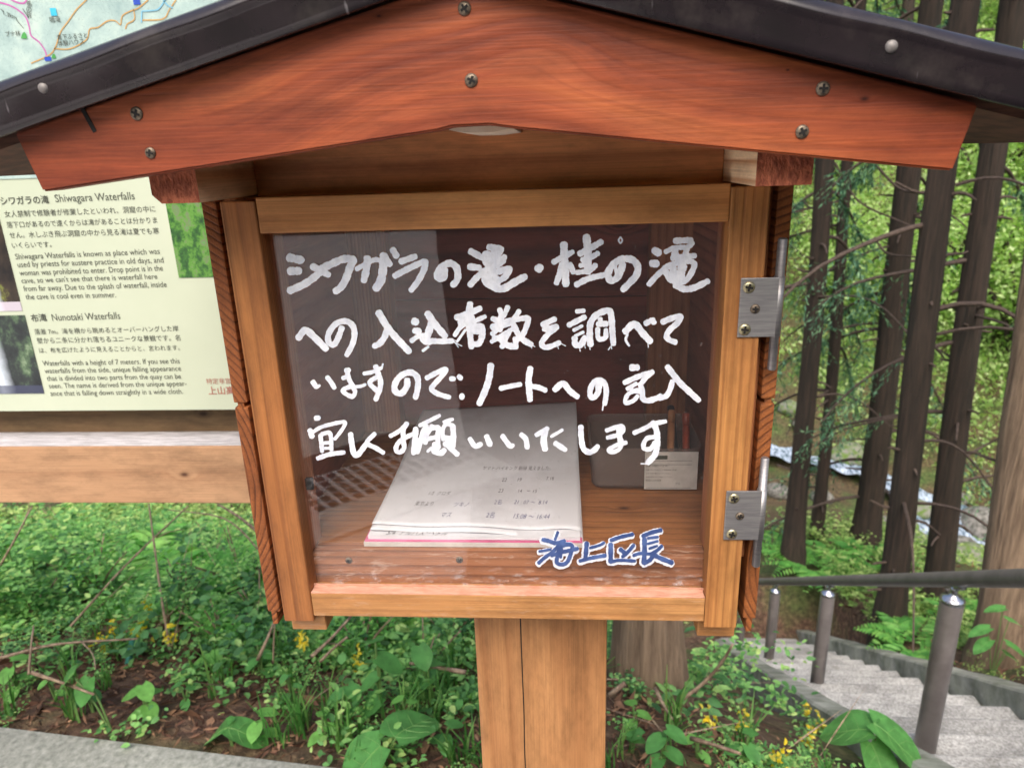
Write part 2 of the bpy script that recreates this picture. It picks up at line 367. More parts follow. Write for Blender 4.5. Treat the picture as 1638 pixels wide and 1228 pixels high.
M['leaf'] = leaf_mat('ground leaf', [(0, S(72, 120, 70)), (.4, S(120, 178, 106)), (.8, S(156, 208, 122)), (1, S(202, 228, 146))])
M['leaf_dark'] = leaf_mat('dark ground leaf', [(0, S(58, 100, 66)), (.5, S(102, 156, 100)), (.85, S(140, 192, 116)), (1, S(182, 214, 136))])
M['leaf_big'] = leaf_mat('broad leaf', ramp3(S(66, 122, 66), S(88, 150, 80), S(110, 166, 88)), .3, .42)
M['leaf_fern'] = leaf_mat('fern leaf', ramp3(S(84, 150, 72), S(118, 184, 92), S(154, 206, 110)))
M['grass'] = leaf_mat('grass blade', ramp3(S(60, 112, 52), S(90, 148, 74), S(132, 172, 96)))
M['needle'] = leaf_mat('cedar needles', ramp3(S(56, 96, 76), S(92, 140, 110), S(142, 184, 138)), .25)
M['bright'] = leaf_mat('spring leaves', ramp3(S(140, 182, 100), S(188, 218, 138), S(224, 238, 184)), .45)
M['moss'] = leaf_mat('undergrowth leaves', ramp3(S(96, 132, 68), S(148, 184, 100), S(200, 220, 142)), .35)
M['flower'] = leaf_mat('yellow petals', ramp3(S(244, 210, 40), S(250, 224, 70), S(254, 238, 120)), .5)
M['litter'] = leaf_mat('dead needle litter', ramp3(S(66, 44, 36), S(112, 80, 64), S(168, 132, 104)), .05, .8)
M['twig'] = plain('dead pale twig', S(158, 138, 116), .8, c2=S(112, 92, 76), nscale=60, stretch=(1, 1, .4))
M['twig_dark'] = plain('dark dead branch', S(92, 78, 70), .85, c2=S(66, 54, 48), nscale=60)
M['vein'] = plain('pale leaf vein', S(116, 164, 88), .5)
M['stem'] = plain('green stem', S(96, 128, 70), .6)
def bark(name, c1, c2, scale=1.):
    m, t, b = new_mat(name); tc = t.nodes.new('ShaderNodeTexCoord')
    mp = t.nodes.new('ShaderNodeMapping'); mp.inputs['Scale'].default_value = (30*scale, 30*scale, 2.2*scale); t.links.new(tc.outputs['Object'], mp.inputs[0])
    n = noise(t, mp.outputs[0], 1, 6, .65); n2 = noise(t, tc.outputs['Object'], 1.5, 2)
    col = ramp(t, n, [(.32, c2), (.62, c1)]); col = mixc(t, math_n(t, 'MULTIPLY', n2, .3), col, (.06, .065, .045, 1))
    t.links.new(col, b.inputs['Base Color']); b.inputs['Roughness'].default_value = .9
    bp = t.nodes.new('ShaderNodeBump'); bp.inputs['Strength'].default_value = .9; bp.inputs['Distance'].default_value = .03
    t.links.new(n, bp.inputs['Height']); t.links.new(bp.outputs[0], b.inputs['Normal']); return m
M['bark'] = bark('dark cedar bark', S(66, 50, 43), S(28, 21, 19))
M['bark_pale'] = bark('pale fibrous bark', S(158, 134, 112), S(92, 72, 58))
# glass: clear pane that mirrors a little of what is behind the viewer
m, t, b = new_mat('acrylic pane'); t.nodes.remove(b)
tr = t.nodes.new('ShaderNodeBsdfTransparent'); gl = t.nodes.new('ShaderNodeBsdfGlossy'); gl.inputs['Roughness'].default_value = .012
gn = t.nodes.new('ShaderNodeNewGeometry'); dt = t.nodes.new('ShaderNodeVectorMath'); dt.operation = 'DOT_PRODUCT'; t.links.new(gn.outputs['Normal'], dt.inputs[0]); t.links.new(gn.outputs['Incoming'], dt.inputs[1])
fzv = math_n(t, 'ADD', .042, math_n(t, 'MULTIPLY', .958, math_n(t, 'POWER', math_n(t, 'SUBTRACT', 1, math_n(t, 'ABSOLUTE', dt.outputs['Value'])), 5)))
mx = t.nodes.new('ShaderNodeMixShader'); t.links.new(fzv, mx.inputs[0]); t.links.new(tr.outputs[0], mx.inputs[1]); t.links.new(gl.outputs[0], mx.inputs[2])
df = t.nodes.new('ShaderNodeBsdfDiffuse'); df.inputs[0].default_value = (.8, .8, .82, 1)
tc = t.nodes.new('ShaderNodeTexCoord'); sp = t.nodes.new('ShaderNodeSeparateXYZ'); t.links.new(tc.outputs['Object'], sp.inputs[0])
mpz = math_n(t, 'MULTIPLY', math_n(t, 'SUBTRACT', 1.012, sp.outputs[2]), 40)
lowm = math_n(t, 'MAXIMUM', 0, math_n(t, 'MINIMUM', mpz, 1))
scr = ramp(t, noise(t, comb(t, math_n(t, 'MULTIPLY', sp.outputs[0], 60), 0, math_n(t, 'MULTIPLY', sp.outputs[2], 260)), 1, 4, .7), [(.55, G(0)), (.7, G(1))])
spk = ramp(t, noise(t, tc.outputs['Object'], 420, 1, .5), [(.735, G(0)), (.78, G(1))])
dust = math_n(t, 'ADD', math_n(t, 'MULTIPLY', math_n(t, 'MULTIPLY', lowm, scr), .45), math_n(t, 'MULTIPLY', spk, .10))
dust = math_n(t, 'ADD', dust, .004)
m2 = t.nodes.new('ShaderNodeMixShader'); t.links.new(dust, m2.inputs[0]); t.links.new(mx.outputs[0], m2.inputs[1]); t.links.new(df.outputs[0], m2.inputs[2])
t.links.new(m2.outputs[0], t.nodes['Material Output'].inputs[0]); M['pane'] = m
# translucent plastic
m, t, b = new_mat('smoky plastic'); b.inputs['Base Color'].default_value = S(150, 136, 130); b.inputs['Roughness'].default_value = .35
tr = t.nodes.new('ShaderNodeBsdfTransparent'); tr.inputs[0].default_value = (.82, .8, .78, 1); mx = t.nodes.new('ShaderNodeMixShader'); mx.inputs[0].default_value = .36
t.links.new(tr.outputs[0], mx.inputs[1]); t.links.new(b.outputs[0], mx.inputs[2]); t.links.new(mx.outputs[0], t.nodes['Material Output'].inputs[0]); M['plastic'] = m

# ================================================================== terrain height
def tps(P):
    P = np.array(P, float); n = len(P); xy = P[:, :2]
    r2 = ((xy[:, None]-xy[None])**2).sum(-1)
    K = np.where(r2 > 0, r2*np.log(np.maximum(r2, 1e-9))*.5, 0)+np.eye(n)*.02
    Q = np.c_[np.ones(n), xy]; A = np.block([[K, Q], [Q.T, np.zeros((3, 3))]])
    c = np.linalg.solve(A, np.r_[P[:, 2], 0, 0, 0]); return xy, c
CTRL = [(-6, .9, -.05), (-3, .9, -.05), (-1.4, .9, -.05), (-.5, .8, -.05), (.2, .75, -.06), (.7, .7, -.06), (1.1, .6, -.12), (2.6, .6, -.1), (4, .5, -.05), (7, .5, -.05), (12, 0, -.1),
        (-8, -3, -.1), (0, -3, -.1), (8, -3, -.1), (16, -3, -.2), (-20, -14, -.1), (0, -14, -.1), (20, -14, -.1), (-20, -23, 5), (0, -23, 5), (20, -23, 5), (-20, -36, 15), (0, -36, 15), (20, -36, 15), (0, -50, 22), (-40, -18, 6), (40, -18, 6), (-30, -6, 1.5), (34, -6, 2),  # rising points behind the viewer: added hill that blocks low sky light
        (-1.5, 1.6, -.22), (-.5, 1.5, -.28), (.32, 1.43, -.37), (.9, 1.4, -.62), (-1.2, 2.6, -.75), (-.2, 2.6, -1.0), (.6, 2.6, -1.3), (-3, 3, -.9), (-1, 4.2, -1.9), (.6, 4.2, -2.3),
        (1.1, 1.9, -1.0), (1.3, 2.78, -1.72), (1.42, 3.9, -2.5), (1.5, 5.2, -3.1), (-3, 7, -3.0), (0, 7, -3.5), (1.7, 7, -3.6),
        (2.475, 6.118, -2.9), (2.616, 4.344, -2.336), (3.288, 4.954, -2.562), (2.892, 3.455, -1.892), (3.474, 6.734, -3.05), (3.108, 7.174, -3.2), (2.33, 2.457, -1.3),
        (3.4, 2.4, -1.15), (5, 3, -1.6), (5, 6, -3.0), (7, 4.5, -2.6), (9, 3, -1.8), (12, 5, -3.2),
        (4.88, 11.69, -4.4), (5.62, 11.3, -4.5), (6.2, 10.63, -4.7), (6.4, 10.0, -4.75), (6.56, 9.5, -4.95), (7.4, 8.4, -5.3), (9, 7.2, -5.7), (12, 6.5, -6.2), (3.4, 12.2, -4.3), (0, 13, -4.2), (-8, 14, -4.0),
        (8.2, 13.4, -3.1), (9.4, 16, -1.7), (6, 14, -3.1), (6.5, 18, -.4), (3, 16, -2.2), (2, 21, 1.2), (-8, 19, -1), (-8, 28, 7), (0, 30, 8), (9, 24, 4.2), (14, 27, 6.5), (13, 18, 1.0), (11.5, 13, -1.6), (14, 11, -1.8), (22, 14, 4), (24, 28, 12), (12, 40, 17), (-10, 45, 18), (34, 40, 22), (34, 14, 9), (30, 0, 1), (-24, 20, -2), (-24, 40, 12)]
TXY, TC = tps(CTRL)
PD = np.array([.222, 2.366, -1.59])/2.366           # stair direction per metre of y
P0 = np.array([1.344, 1.546, -.771])                 # foot of the nearest rail post
def H(x, y, rough=True):
    x = np.atleast_1d(np.asarray(x, float)); y = np.atleast_1d(np.asarray(y, float)); out = np.empty(x.shape).ravel(); xf, yf = x.ravel(), y.ravel()
    for i in range(0, len(xf), 20000):
        a, b = xf[i:i+20000], yf[i:i+20000]; r2 = (a[:, None]-TXY[:, 0])**2+(b[:, None]-TXY[:, 1])**2
        K = np.where(r2 > 0, r2*np.log(np.maximum(r2, 1e-9))*.5, 0)
        out[i:i+20000] = K@TC[:-3]+TC[-3]+TC[-2]*a+TC[-1]*b
    if rough:
        d = np.clip((yf-.9)/6, 0, 1)
        out += (np.sin(xf*2.1+yf*1.3)*np.cos(yf*1.7-xf*.6)*.06+np.sin(xf*5.3+1)*np.sin(yf*4.7)*.025)*d
        out += np.sin(xf*11+yf*3)*np.sin(yf*9-xf*4)*.010
    edge = .678-.103*(xf+.1)
    flat = (yf < edge) & (yf > -16)
    out = np.where(flat, np.minimum(out, -.05), out)
    sx = P0[0]+(yf-P0[1])*PD[0]; sz = P0[2]+(yf-P0[1])*PD[2]
    ins = (xf > sx-.14) & (xf < sx+.95) & (yf > .3) & (yf < 5.8)
    out = np.where(ins, np.minimum(out, np.maximum(sz, -3.12)-.30), out)
    return out.reshape(x.shape)
def hit(u, v, zmin=.8):
    ts = np.arange(zmin, 45, .015); d = ray(u, v); P = CAM+ts[:, None]*d
    h = H(P[:, 0], P[:, 1]); k = np.argmax(P[:, 2] < h)
    return P[k]

# ================================================================== the guest book box
BL = (.03, .128, 0)
box = empty('guestbook_box', BL, 'wooden roadside guest book box on a post, glazed door with white handwriting', 'notice box')
O0 = (0, 0, 0)
mb = MB(); mb.box(-.0385, .0985, .06, .197, -.02, .9345, .004); mb.done('post', [M['post']], box, O0)
# carcass
mb = MB(); mb.box(-.2185, .2185, .045, .372, .952, 1.0165, .001); mb.done('floor', [M['floor']], box, O0)
mb = MB(); mb.box(-.185, .185, .0205, .0448, .953, 1.0160, .0015); fr = mb.done('front_rail', [M['front_rail']], box, O0)
for i, x in enumerate((-.211, .179)):
    mb = MB(); mb.box(x, x+.0345, .016, .34, .9355, .9518, .0015); mb.done('batten', [M['rail_bot']], box, O0)
for s in (-1, 1):
    mb = MB()
    x0, x1 = (.2187, .2305) if s > 0 else (-.2312, -.2187)
    zj = 1.172
    mb.box(x0, x1, .012, .372, .9585, zj-.0035, .0018); mb.box(x0, x1, .012, .372, zj+.0005, 1.3435, .0018)
    xm = x0+.0035 if s > 0 else x0+.003
    mb.box(xm, xm+.0055, .0125, .371, .944, .9590, .0012); mb.box(xm, xm+.0055, .0135, .371, zj-.004, zj+.001, .0)
    mb.done('side_panel', [M['side_end_r'] if s > 0 else M['side_end']], box, O0)
    mb = MB(); mb.box(x0 + (.0122 if s < 0 else -.0042), x1+(.0045 if s < 0 else -.0122), .06, .359, 1.0166, 1.345, 0); mb.done('inner_lining', [M['inside_side']], box, O0)
    for y0, y1, wd in ((.0225, .055, .050), (.329, .3585, .050)):
        mb = MB(); a = .2145-wd
        if y0 < .1: a = .1845; 
        mb.box(*( (a, .2185) if s > 0 else (-.2185, -a) ), y0, y1, 1.0167 if y0 > .03 else 1.0167, 1.345, .0015); mb.done('corner_post', [M['inside_post']], box, O0)
mb = MB()
mb.box(-.2187, .2187, .360, .372, 1.0166, 1.1915, .001); mb.box(-.2187, .2187, .360, .372, 1.1925, 1.3465, .001); mb.box(-.2187, .2187, .3725, .376, 1.02, 1.345, 0)
mb.done('back_panel', [M['inside']], box, O0)
mb = MB(); mb.box(-.1913, .1812, .030, .046, 1.3445, 1.402, .001); mb.done('head_board', [M['head']], box, O0)
mb = MB(); mb.box(-.2185, .2185, .047, .372, 1.346, 1.358, 0); mb.done('ceiling_board', [M['inside']], box, O0)
# rafters (pale sawn timber, stained ends)
for x0, x1, s in ((-.2250, -.1916, -1), (.1814, .2170, 1)):
    mb = MB(); c = .006
    pts = [(x0, 1.384), (x0, 1.3462+c), (x0+c, 1.3462), (x1, 1.3462), (x1, 1.384)] if s < 0 else [(x0, 1.384), (x0, 1.3462), (x1, 1.3462), (x1, 1.384)]
    mb.prism(pts, -.0655, .372, 0, 0, 1); mb.done('rafter', [M['raw'], M['stain_end']], box, O0)
mb = MB(); mb.prism([(-.0165, 1.3872), (-.006, 1.3853), (.012, 1.3851), (.0255, 1.3866), (.0255, 1.410), (-.0165, 1.410)], -.0655, .33, 0); mb.done('ridge_block', [plain('pale ridge block', S(240, 226, 206), .7, c2=S(226, 206, 180), nscale=25)], box, O0)
# gable board
gz = lambda x: 1.4725-.26*abs(x)
mb = MB(); mb.prism([(-.288, 1.3572), (-.0205, 1.3866), (-.012, 1.3885), (.012, 1.3888), (.0265, 1.3864), (.2928, 1.3531), (.3017, 1.3905), (.0, 1.4700), (-.298, 1.3945)][::-1], -.086, -.0662, 0, .0012)
gab = mb.done('gable_board', [M['gable']], box, O0)
def screw_mesh(r, dome=.0012, mats=None):
    mb = MB(); mb.lathe([(r, 0), (r*.96, -dome*.5), (r*.6, -dome), (.0001, -dome*1.15)], (0, 0, 0), 'Y', 16)
    me = bpy.data.meshes.new('screw')
    a = r*.62; wd = r*.17; d = -dome*1.35
    for (sx, sz) in ((a, wd), (wd, a)):
        mb.box(-sx, sx, d-(.00005 if sx > sz else .00012), d+.0008, -sz, sz, 0, 1)
    mb.bm.to_mesh(me); mb.bm.free(); return me
SM = {}
def screw(parent, x, y, z, r, mat='screw_dull', rot=0.):
    key = (round(r, 5), mat)
    if key not in SM:
        SM[key] = screw_mesh(r); SM[key].materials.append(M[mat]); SM[key].materials.append(M['dark'])
    o = bpy.data.objects.new('screw', SM[key]); COL.objects.link(o); o.parent = parent
    o.location = Vector((x, y, z))-base_of(parent); o.rotation_euler = (0, rot, 0); return o
for x, z, r in ((-.0002, 1.4538, .0040), (.0019, 1.4145, .0041), (-.2131, 1.4031, .0042), (-.2087, 1.3792, .0036), (.2112, 1.4021, .0042), (.2015, 1.3783, .0041)):
    screw(gab, x, -.0862, z, r, 'screw_dull', random.uniform(0, 3))
# dark pencil stroke of stain on the gable board
mb = MB(); mb.box(-.0014, .0014, -.0001, .0006, -.0095, .0095, 0)
mk = mb.done('stain_mark', [M['dark']], None); mk.parent = gab; mk.location = Vector(tuple(on_y(139, 188, -.0863))); mk.rotation_euler = (0, rad(-21), 0)
# a few pale pith scars and dark specks in the grain
# roof: folded brown sheet with rolled verge
def roof_side(s):
    prof = [(-.0962, .0002), (-.0972, -.0010), (-.0984, -.0004), (-.0985, .004), (-.0986, .0165), (-.0990, .0185), (-.1002, .0203), (-.1003, .0222), (-.0992, .0242), (-.0972, .0268), (-.0940, .0286), (-.0900, .0292), (.10, .0292), (.405, .0292), (.408, .027), (.408, .0)]
    xs = np.linspace(0, .40, 41); V = []; F = []
    for i, x in enumerate(xs):
        for j, (y, dz) in enumerate(prof):
            wv = .0006*math.sin(x*61*1.3+s)+.0005*math.sin(x*23+2*s) if 3 < j < 9 else 0
            V.append((s*x, y+wv*1.3, 1.4712-.26*x+dz+wv))
    n = len(prof)
    for i in range(len(xs)-1):
        for j in range(n-1):
            f = (i*n+j, i*n+j+1, (i+1)*n+j+1, (i+1)*n+j); F.append(f if s > 0 else f[::-1])
    me = mesh_np('roof_sheet', V, F, [M['roof']], True); o = put('roof_sheet', me, box, O0)
    md = o.modifiers.new('thickness', 'SOLIDIFY'); md.thickness = .0009; md.offset = -1
    return o
for s in (-1, 1):
    r = roof_side(s)
    x, z = (-.2623, 1.4191) if s < 0 else (.2424, 1.4219)
    mb = MB(); mb.lathe([(.0036, .0012), (.0034, -.0006), (.0022, -.0018), (.0001, -.0022)], (x, -.0988, z), 'Y', 16); mb.done('rivet', [M['rivet']], r, O0)
    mb = MB(); a = [(s*.0, 1.4700), (s*.395, 1.4700-.26*.395), (s*.395, 1.4820-.26*.395), (0, 1.4820)]
    mb.prism(a if s > 0 else a[::-1], -.0655, .404, 0); mb.done('roof_deck', [M['deck']], box, O0)
# door: frame, acrylic pane, writing
mb = MB()
mb.box(-.210, -.1813, 0, .0200, .957, 1.343, .0012, 1); mb.box(.1813, .210, 0, .0200, .957, 1.343, .0012, 2)
mb.box(-.1810, .1810, .0004, .0200, .9632, .9880, .0012, 3); mb.box(-.1810, .1810, .0004, .0200, 1.3178, 1.3455, .0012, 0)
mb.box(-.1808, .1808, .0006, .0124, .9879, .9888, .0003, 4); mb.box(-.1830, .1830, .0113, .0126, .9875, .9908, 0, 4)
door = mb.done('door', [M['rail_top'], M['stile_l'], M['stile_r'], M['rail_bot'], plain('pale pinkish sill top', S(210, 160, 138), .7, c2=S(192, 138, 114), nscale=60, stretch=(1, 3, 3), bump=.3, lo=.35, hi=.65)], box, O0)  # last slot: paler, pinker colour for the sill's top face and pane strip
mb = MB(); mb.box(-.1828, .1828, .0128, .0148, .9876, 1.3182, 0); mb.done('pane', [M['pane']], door, O0)
GY = .0128
# hinges
for zc, hole, hx in ((1.2522, 'screw', 0), (1.0720, 'screw', .001)):
    mb = MB(); mb.box(.1925+hx*.2, .2225, -.0020, -.0002, zc-.0233, zc+.0233, .0006)
    mb.lathe([(.0042, -.0233), (.0042, .0233)], (.2222+hx, .0020, zc), 'Z', 18)
    hg = mb.done('hinge', [M['steel']], box, O0)
    mb = MB(); mb.lathe([(.0026, -.0515), (.0035, -.0505), (.0035, -.0238), (.0039, -.0237), (.0039, -.0234), (.003, -.0233), (.003, .0233), (.0039, .0234), (.0039, .0237), (.0035, .0238), (.0035, .0515), (.0026, .0525)], (.2222+hx, .0020, zc), 'Z', 18)
    mb.done('hinge_pin', [M['steel']], hg, O0)
    for (u, v, r, mt) in (((1198, 459.6, .0047, 'screw'), (1207.8, 494, .0038, 'screw_dull'), (1191, 527, .0047, 'screw')) if zc > 1.2 else ((1173.9, 797, .0046, 'screw'), (1183.5, 825, .0037, 'screw_dull'), (1170.4, 853.8, .0046, 'screw'))):
        p = on_y(u, v, -.002); screw(hg, p[0], -.0021, p[2], r, mt, random.uniform(0, 3))
for u, v in ((558, 896), (735, 895)):
    p = on_y(u, v, .0203); screw(fr, p[0], .0204, p[2], .0034, 'screw_dull', random.uniform(0, 3))
# small dark catch on the left inner post
mb = MB(); p = on_y(496, 772, .0222); mb.box(p[0]-.0035, p[0]+.0035, .0190, .0226, p[2]-.006, p[2]+.006, .0012); mb.done('catch', [M['dark']], box, O0)

# ------------------------------------------------------------------ handwriting on the pane
T = {'A': (450, 380), 'B': (600, 380), 'C': (730, 380), 'D': (870, 370), 'E': (970, 370), 'F': (460, 480), 'G': (630, 475), 'H': (720, 475), 'I': (850, 480), 'J': (940, 480),
     'K': (480, 565), 'L': (620, 565), 'M': (750, 565), 'N': (900, 565), 'O': (970, 565), 'P': (485, 655), 'Q': (610, 655), 'R': (740, 655), 'S': (900, 655), 'T': (845, 830), 'U': (920, 830)}
W_ = """A130:110,290 300,330|A130:125,490 265,485|A118:120,775 330,680 490,570 600,470|A110:455,420 690,545|A122:590,450 720,390 900,315 1040,325 1000,430 940,600 870,720 785,785
A80:1095,460 1200,400 1360,325 1500,350|A115:1250,295 1240,450 1200,630|A135:1490,260 1480,450 1450,620 1375,745|A95:1500,260 1585,400|B105:255,175 315,275|B100:375,350 590,275|B100:285,560 450,470 640,380 730,360 705,480 620,640 520,770
B112:1015,470 1000,570 940,600 905,540 960,440 1080,375 1180,430 1205,560 1180,640 1130,690
C108:205,200 370,290|C105:190,425 340,440|C100:200,690 300,580 430,470 560,420 690,340|C105:470,140 640,160|C85:660,160 620,230 480,290 380,310|C110:440,260 620,250|C150:440,240 470,380 610,330|C130:560,200 600,330|C95:620,330 710,280|C105:400,580 600,500 765,460 720,560 640,620|C140:410,620 520,600 620,640|C120:430,650 570,730 690,740 850,650 1000,570
C135:1190,460 1222,430|D90:140,450 250,390 420,300|D122:290,190 300,400 320,780|D95:260,480 230,620 180,760|D90:380,480 430,600|D125:620,80 640,300 640,600|D100:520,330 690,240 840,150|D88:560,420 700,370 790,320|D78:530,500 640,480|D85:680,570 755,490|D80:480,600 640,580|D95:470,780 650,690 900,630
D112:1150,480 1110,600 1050,690 965,710 935,620 980,520 1080,430 1200,400 1310,430 1370,530 1340,650 1260,740 1150,850|D55:1040,510 1060,620
E120:700,280 770,320|E120:660,468 740,472|E90:620,775 720,660 850,540|E100:1000,140 1240,130|E80:860,300 1000,240 1180,230 1260,170|E115:1000,260 1000,370|E100:1170,240 1150,360|E95:960,390 1130,370 1290,355|E95:850,530 1000,470 1180,430 1275,470 1260,560 1190,680 1120,740|E112:870,600 950,720|E125:970,540 1000,740|E140:1110,500 1080,640 1100,740|E102:1000,780 1130,840 1280,820 1480,725|E26:205,85 178,130 205,172 232,130 205,85
F110:155,550 260,440 400,550 565,715|F95:790,400 740,540 680,640 605,625 590,520 650,400 740,325 860,310 950,380 975,500 940,650 860,800
F110:1325,180 1450,390 1600,570 1690,665 1770,750|F100:1440,440 1410,540 1340,630 1260,670
G110:285,350 335,370|G100:300,490 375,500|G78:255,640 340,580 430,555|G110:490,240 600,400 750,575|G115:545,380 510,500 480,590|G105:420,560 445,640 540,650|G88:520,640 700,645 850,640|G45:500,725 420,785|G14:840,640 990,715|G12:880,650 940,735|G12:850,620 910,640
G105:1110,100 1090,250 1060,400|G100:910,300 1060,250 1260,165|G95:960,370 1150,300|G74:960,415 1130,370 1330,285|G74:1060,380 960,450 885,560|G42:1040,480 920,650|G95:1090,440 1110,560 1130,735|G100:1120,430 1260,430 1290,500 1270,620 1230,690|G80:1130,500 1260,510|G85:1130,685 1240,690
H80:720,180 760,300|H80:840,145 780,280|H88:620,315 700,350|H112:620,440 750,390 890,345|H110:740,300 720,480|H75:610,540 700,470|H80:670,460 880,380|H72:605,650 750,560 900,470|H100:640,600 750,600|H85:755,725 800,620 870,480|H100:740,620 830,700 950,725|H85:950,600 960,740|H82:1005,205 930,320 880,380|H88:930,330 1080,310 1140,320 1110,430 1050,560 950,640|H95:920,400 980,520 1060,620 1185,695|H12:1180,690 1235,725|H12:1170,700 1190,750
I90:160,360 345,275|I86:200,420 370,390 260,480 180,570 150,630 180,680 260,680 410,620|I85:180,420 260,430|I12:400,615 500,668|I12:380,660 395,710
I72:660,165 770,155|I88:545,365 780,245|I55:615,440 740,375|I50:640,520 760,465|I98:630,550 640,640 720,650 780,540|I100:860,650 850,500 860,340 930,230 1040,170 1140,160 1170,300 1180,480 1195,640|I75:1000,270 1010,330|I92:970,350 1100,345|I78:965,420 970,540 1010,570 1080,540 1085,430|I14:850,680 855,720|I14:1160,660 1170,712|I14:1150,680 1120,725|I14:700,680 710,745|I14:770,640 785,700
J110:545,460 680,350 800,480 915,605|J90:845,340 930,295|J88:945,285 970,335|J40:580,500 555,580 605,665|J14:880,640 885,690
J92:1090,320 1210,270 1350,240 1310,330 1200,430 1150,520 1190,580 1285,615
K82:185,415 235,490|K45:240,500 285,465|K78:395,350 450,420 500,505|K80:665,250 715,245|K78:690,260 700,340 760,480|K66:620,360 700,340|K72:780,470 640,520 640,570 760,630 800,560 770,500|K52:780,490 880,480 950,455
K64:930,295 1060,270 1180,215|K30:1185,230 1205,155|K84:1100,190 1130,280 1170,400 1160,520 1100,675|K75:1110,350 1030,400 1020,450 1080,510 1130,560
L98:285,385 280,480 205,580 120,560 100,480 150,370 240,300 340,280 420,330 445,420 430,550 405,645|L82:570,360 720,280 850,235 780,340 680,450 640,520 710,580 820,620 900,640|L78:920,370 970,372|L78:1035,335 1070,370|L96:1070,630 1095,630
M104:320,175 290,380 230,560 150,735|M76:460,512 600,480 755,452|M100:895,220 870,400 890,680|M82:910,480 1020,500 1120,540|M95:1250,530 1370,440 1470,550 1585,635
N86:540,450 520,560 460,640 410,630 400,540 450,430 550,390 620,460 635,580 612,740|N40:490,440 500,560|N22:592,745 580,830
N105:1000,210 1095,207|N82:900,428 1100,340 1315,270|N78:1305,270 1200,370 1130,460|N66:940,520 1075,440|N88:1130,450 1160,560 1170,660 1250,690 1380,650 1435,620|N66:1085,530 960,590 910,690 930,725 1030,690 1095,620|N72:1000,545 1130,560
O98:890,200 990,330 1080,440 1220,570 1345,685|O86:960,410 930,520 870,620 770,655
P78:180,125 230,122|P82:95,300 110,350 130,400|P60:110,350 250,260 420,210 590,180 600,230 530,340 455,430|P68:250,370 275,610|P66:270,360 360,335 400,380 412,590|P52:280,490 400,480|P50:290,560 400,560|P74:210,710 380,650 595,622
P88:690,355 710,520 745,650 810,640 930,480|P72:1040,350 930,480 1060,560 1170,630
Q68:130,385 260,310 380,200|Q75:370,200 320,300 320,450 330,560 270,620 215,590 235,500 330,420 480,345|Q90:500,280 490,450 470,635
Q64:560,230 850,85|Q90:650,230 580,420 520,620|Q80:740,240 660,360 640,490|Q74:700,280 830,250|Q72:680,425 800,400|Q84:830,260 820,450|Q46:725,560 670,610|Q92:780,500 770,600 860,630 920,590|Q80:820,440 830,560|Q58:910,180 1040,140|Q64:990,170 900,270 900,440|Q88:1040,240 1050,400 1040,540|Q92:920,415 1050,425|Q84:920,500 1040,480|Q84:940,500 1020,570 1110,655|Q60:960,215 1050,230
R80:105,425 180,530 270,500|R90:350,390 400,515|R82:580,385 640,470 690,530 730,520|R84:855,365 920,430 940,555|R74:1070,370 1160,320 1240,272|R104:1200,300 1180,450 1200,580|R50:1290,392 1455,295|R86:1350,490 1495,585
S90:265,250 270,400 300,560 380,620 460,590 512,535|S70:640,305 800,250 870,250 880,310 800,370 650,410|S90:820,250 830,400 860,500|S66:925,480 780,520 670,590 720,620 820,580 860,510
S70:1040,340 1180,280 1320,210 1500,172|S95:1310,195 1360,280 1380,440 1350,640 1240,775|S70:1330,400 1230,420 1180,500 1190,570 1280,570 1340,480|S16:1140,788 1250,790"""
B_ = """T45:430,190 390,300|T62:210,300 300,320 400,350 530,320|T38:160,470 230,460 330,440|T55:150,640 240,560 350,480 450,380 520,330|T62:520,350 450,450 420,560 420,640 500,660 570,620 620,500 640,390 560,370 480,400|T58:340,530 500,480 720,430|T45:490,440 470,560
T70:850,350 840,480 830,590|T42:900,420 1040,380 1105,342|T56:750,610 900,570 1125,530|T56:1205,310 1350,260 1525,222|T75:1200,370 1200,500 1200,625|T50:1220,620 1330,600 1555,610|T66:1340,440 1425,510|T54:1535,380 1450,480 1370,550
U62:985,250 1100,200 1255,160|U76:1010,290 1010,480 1000,640|U42:1060,280 1205,260|U38:1060,360 1205,320|U38:1080,430 1195,390|U50:850,530 950,500 1130,500 1265,390|U70:1120,500 1220,560 1415,638|U66:1000,640 1085,600 1130,540|U45:1090,510 1235,430"""
def strokes(txt):
    out = []
    for item in txt.replace('\n', '|').split('|'):
        hd, ps = item.split(':'); ox, oy = T[hd[0]]; wd = float(hd[1:])/9.1*.92
        out.append((wd, [(ox+float(p.split(',')[0])/9.1, oy+float(p.split(',')[1])/9.1) for p in ps.split()]))
    return out
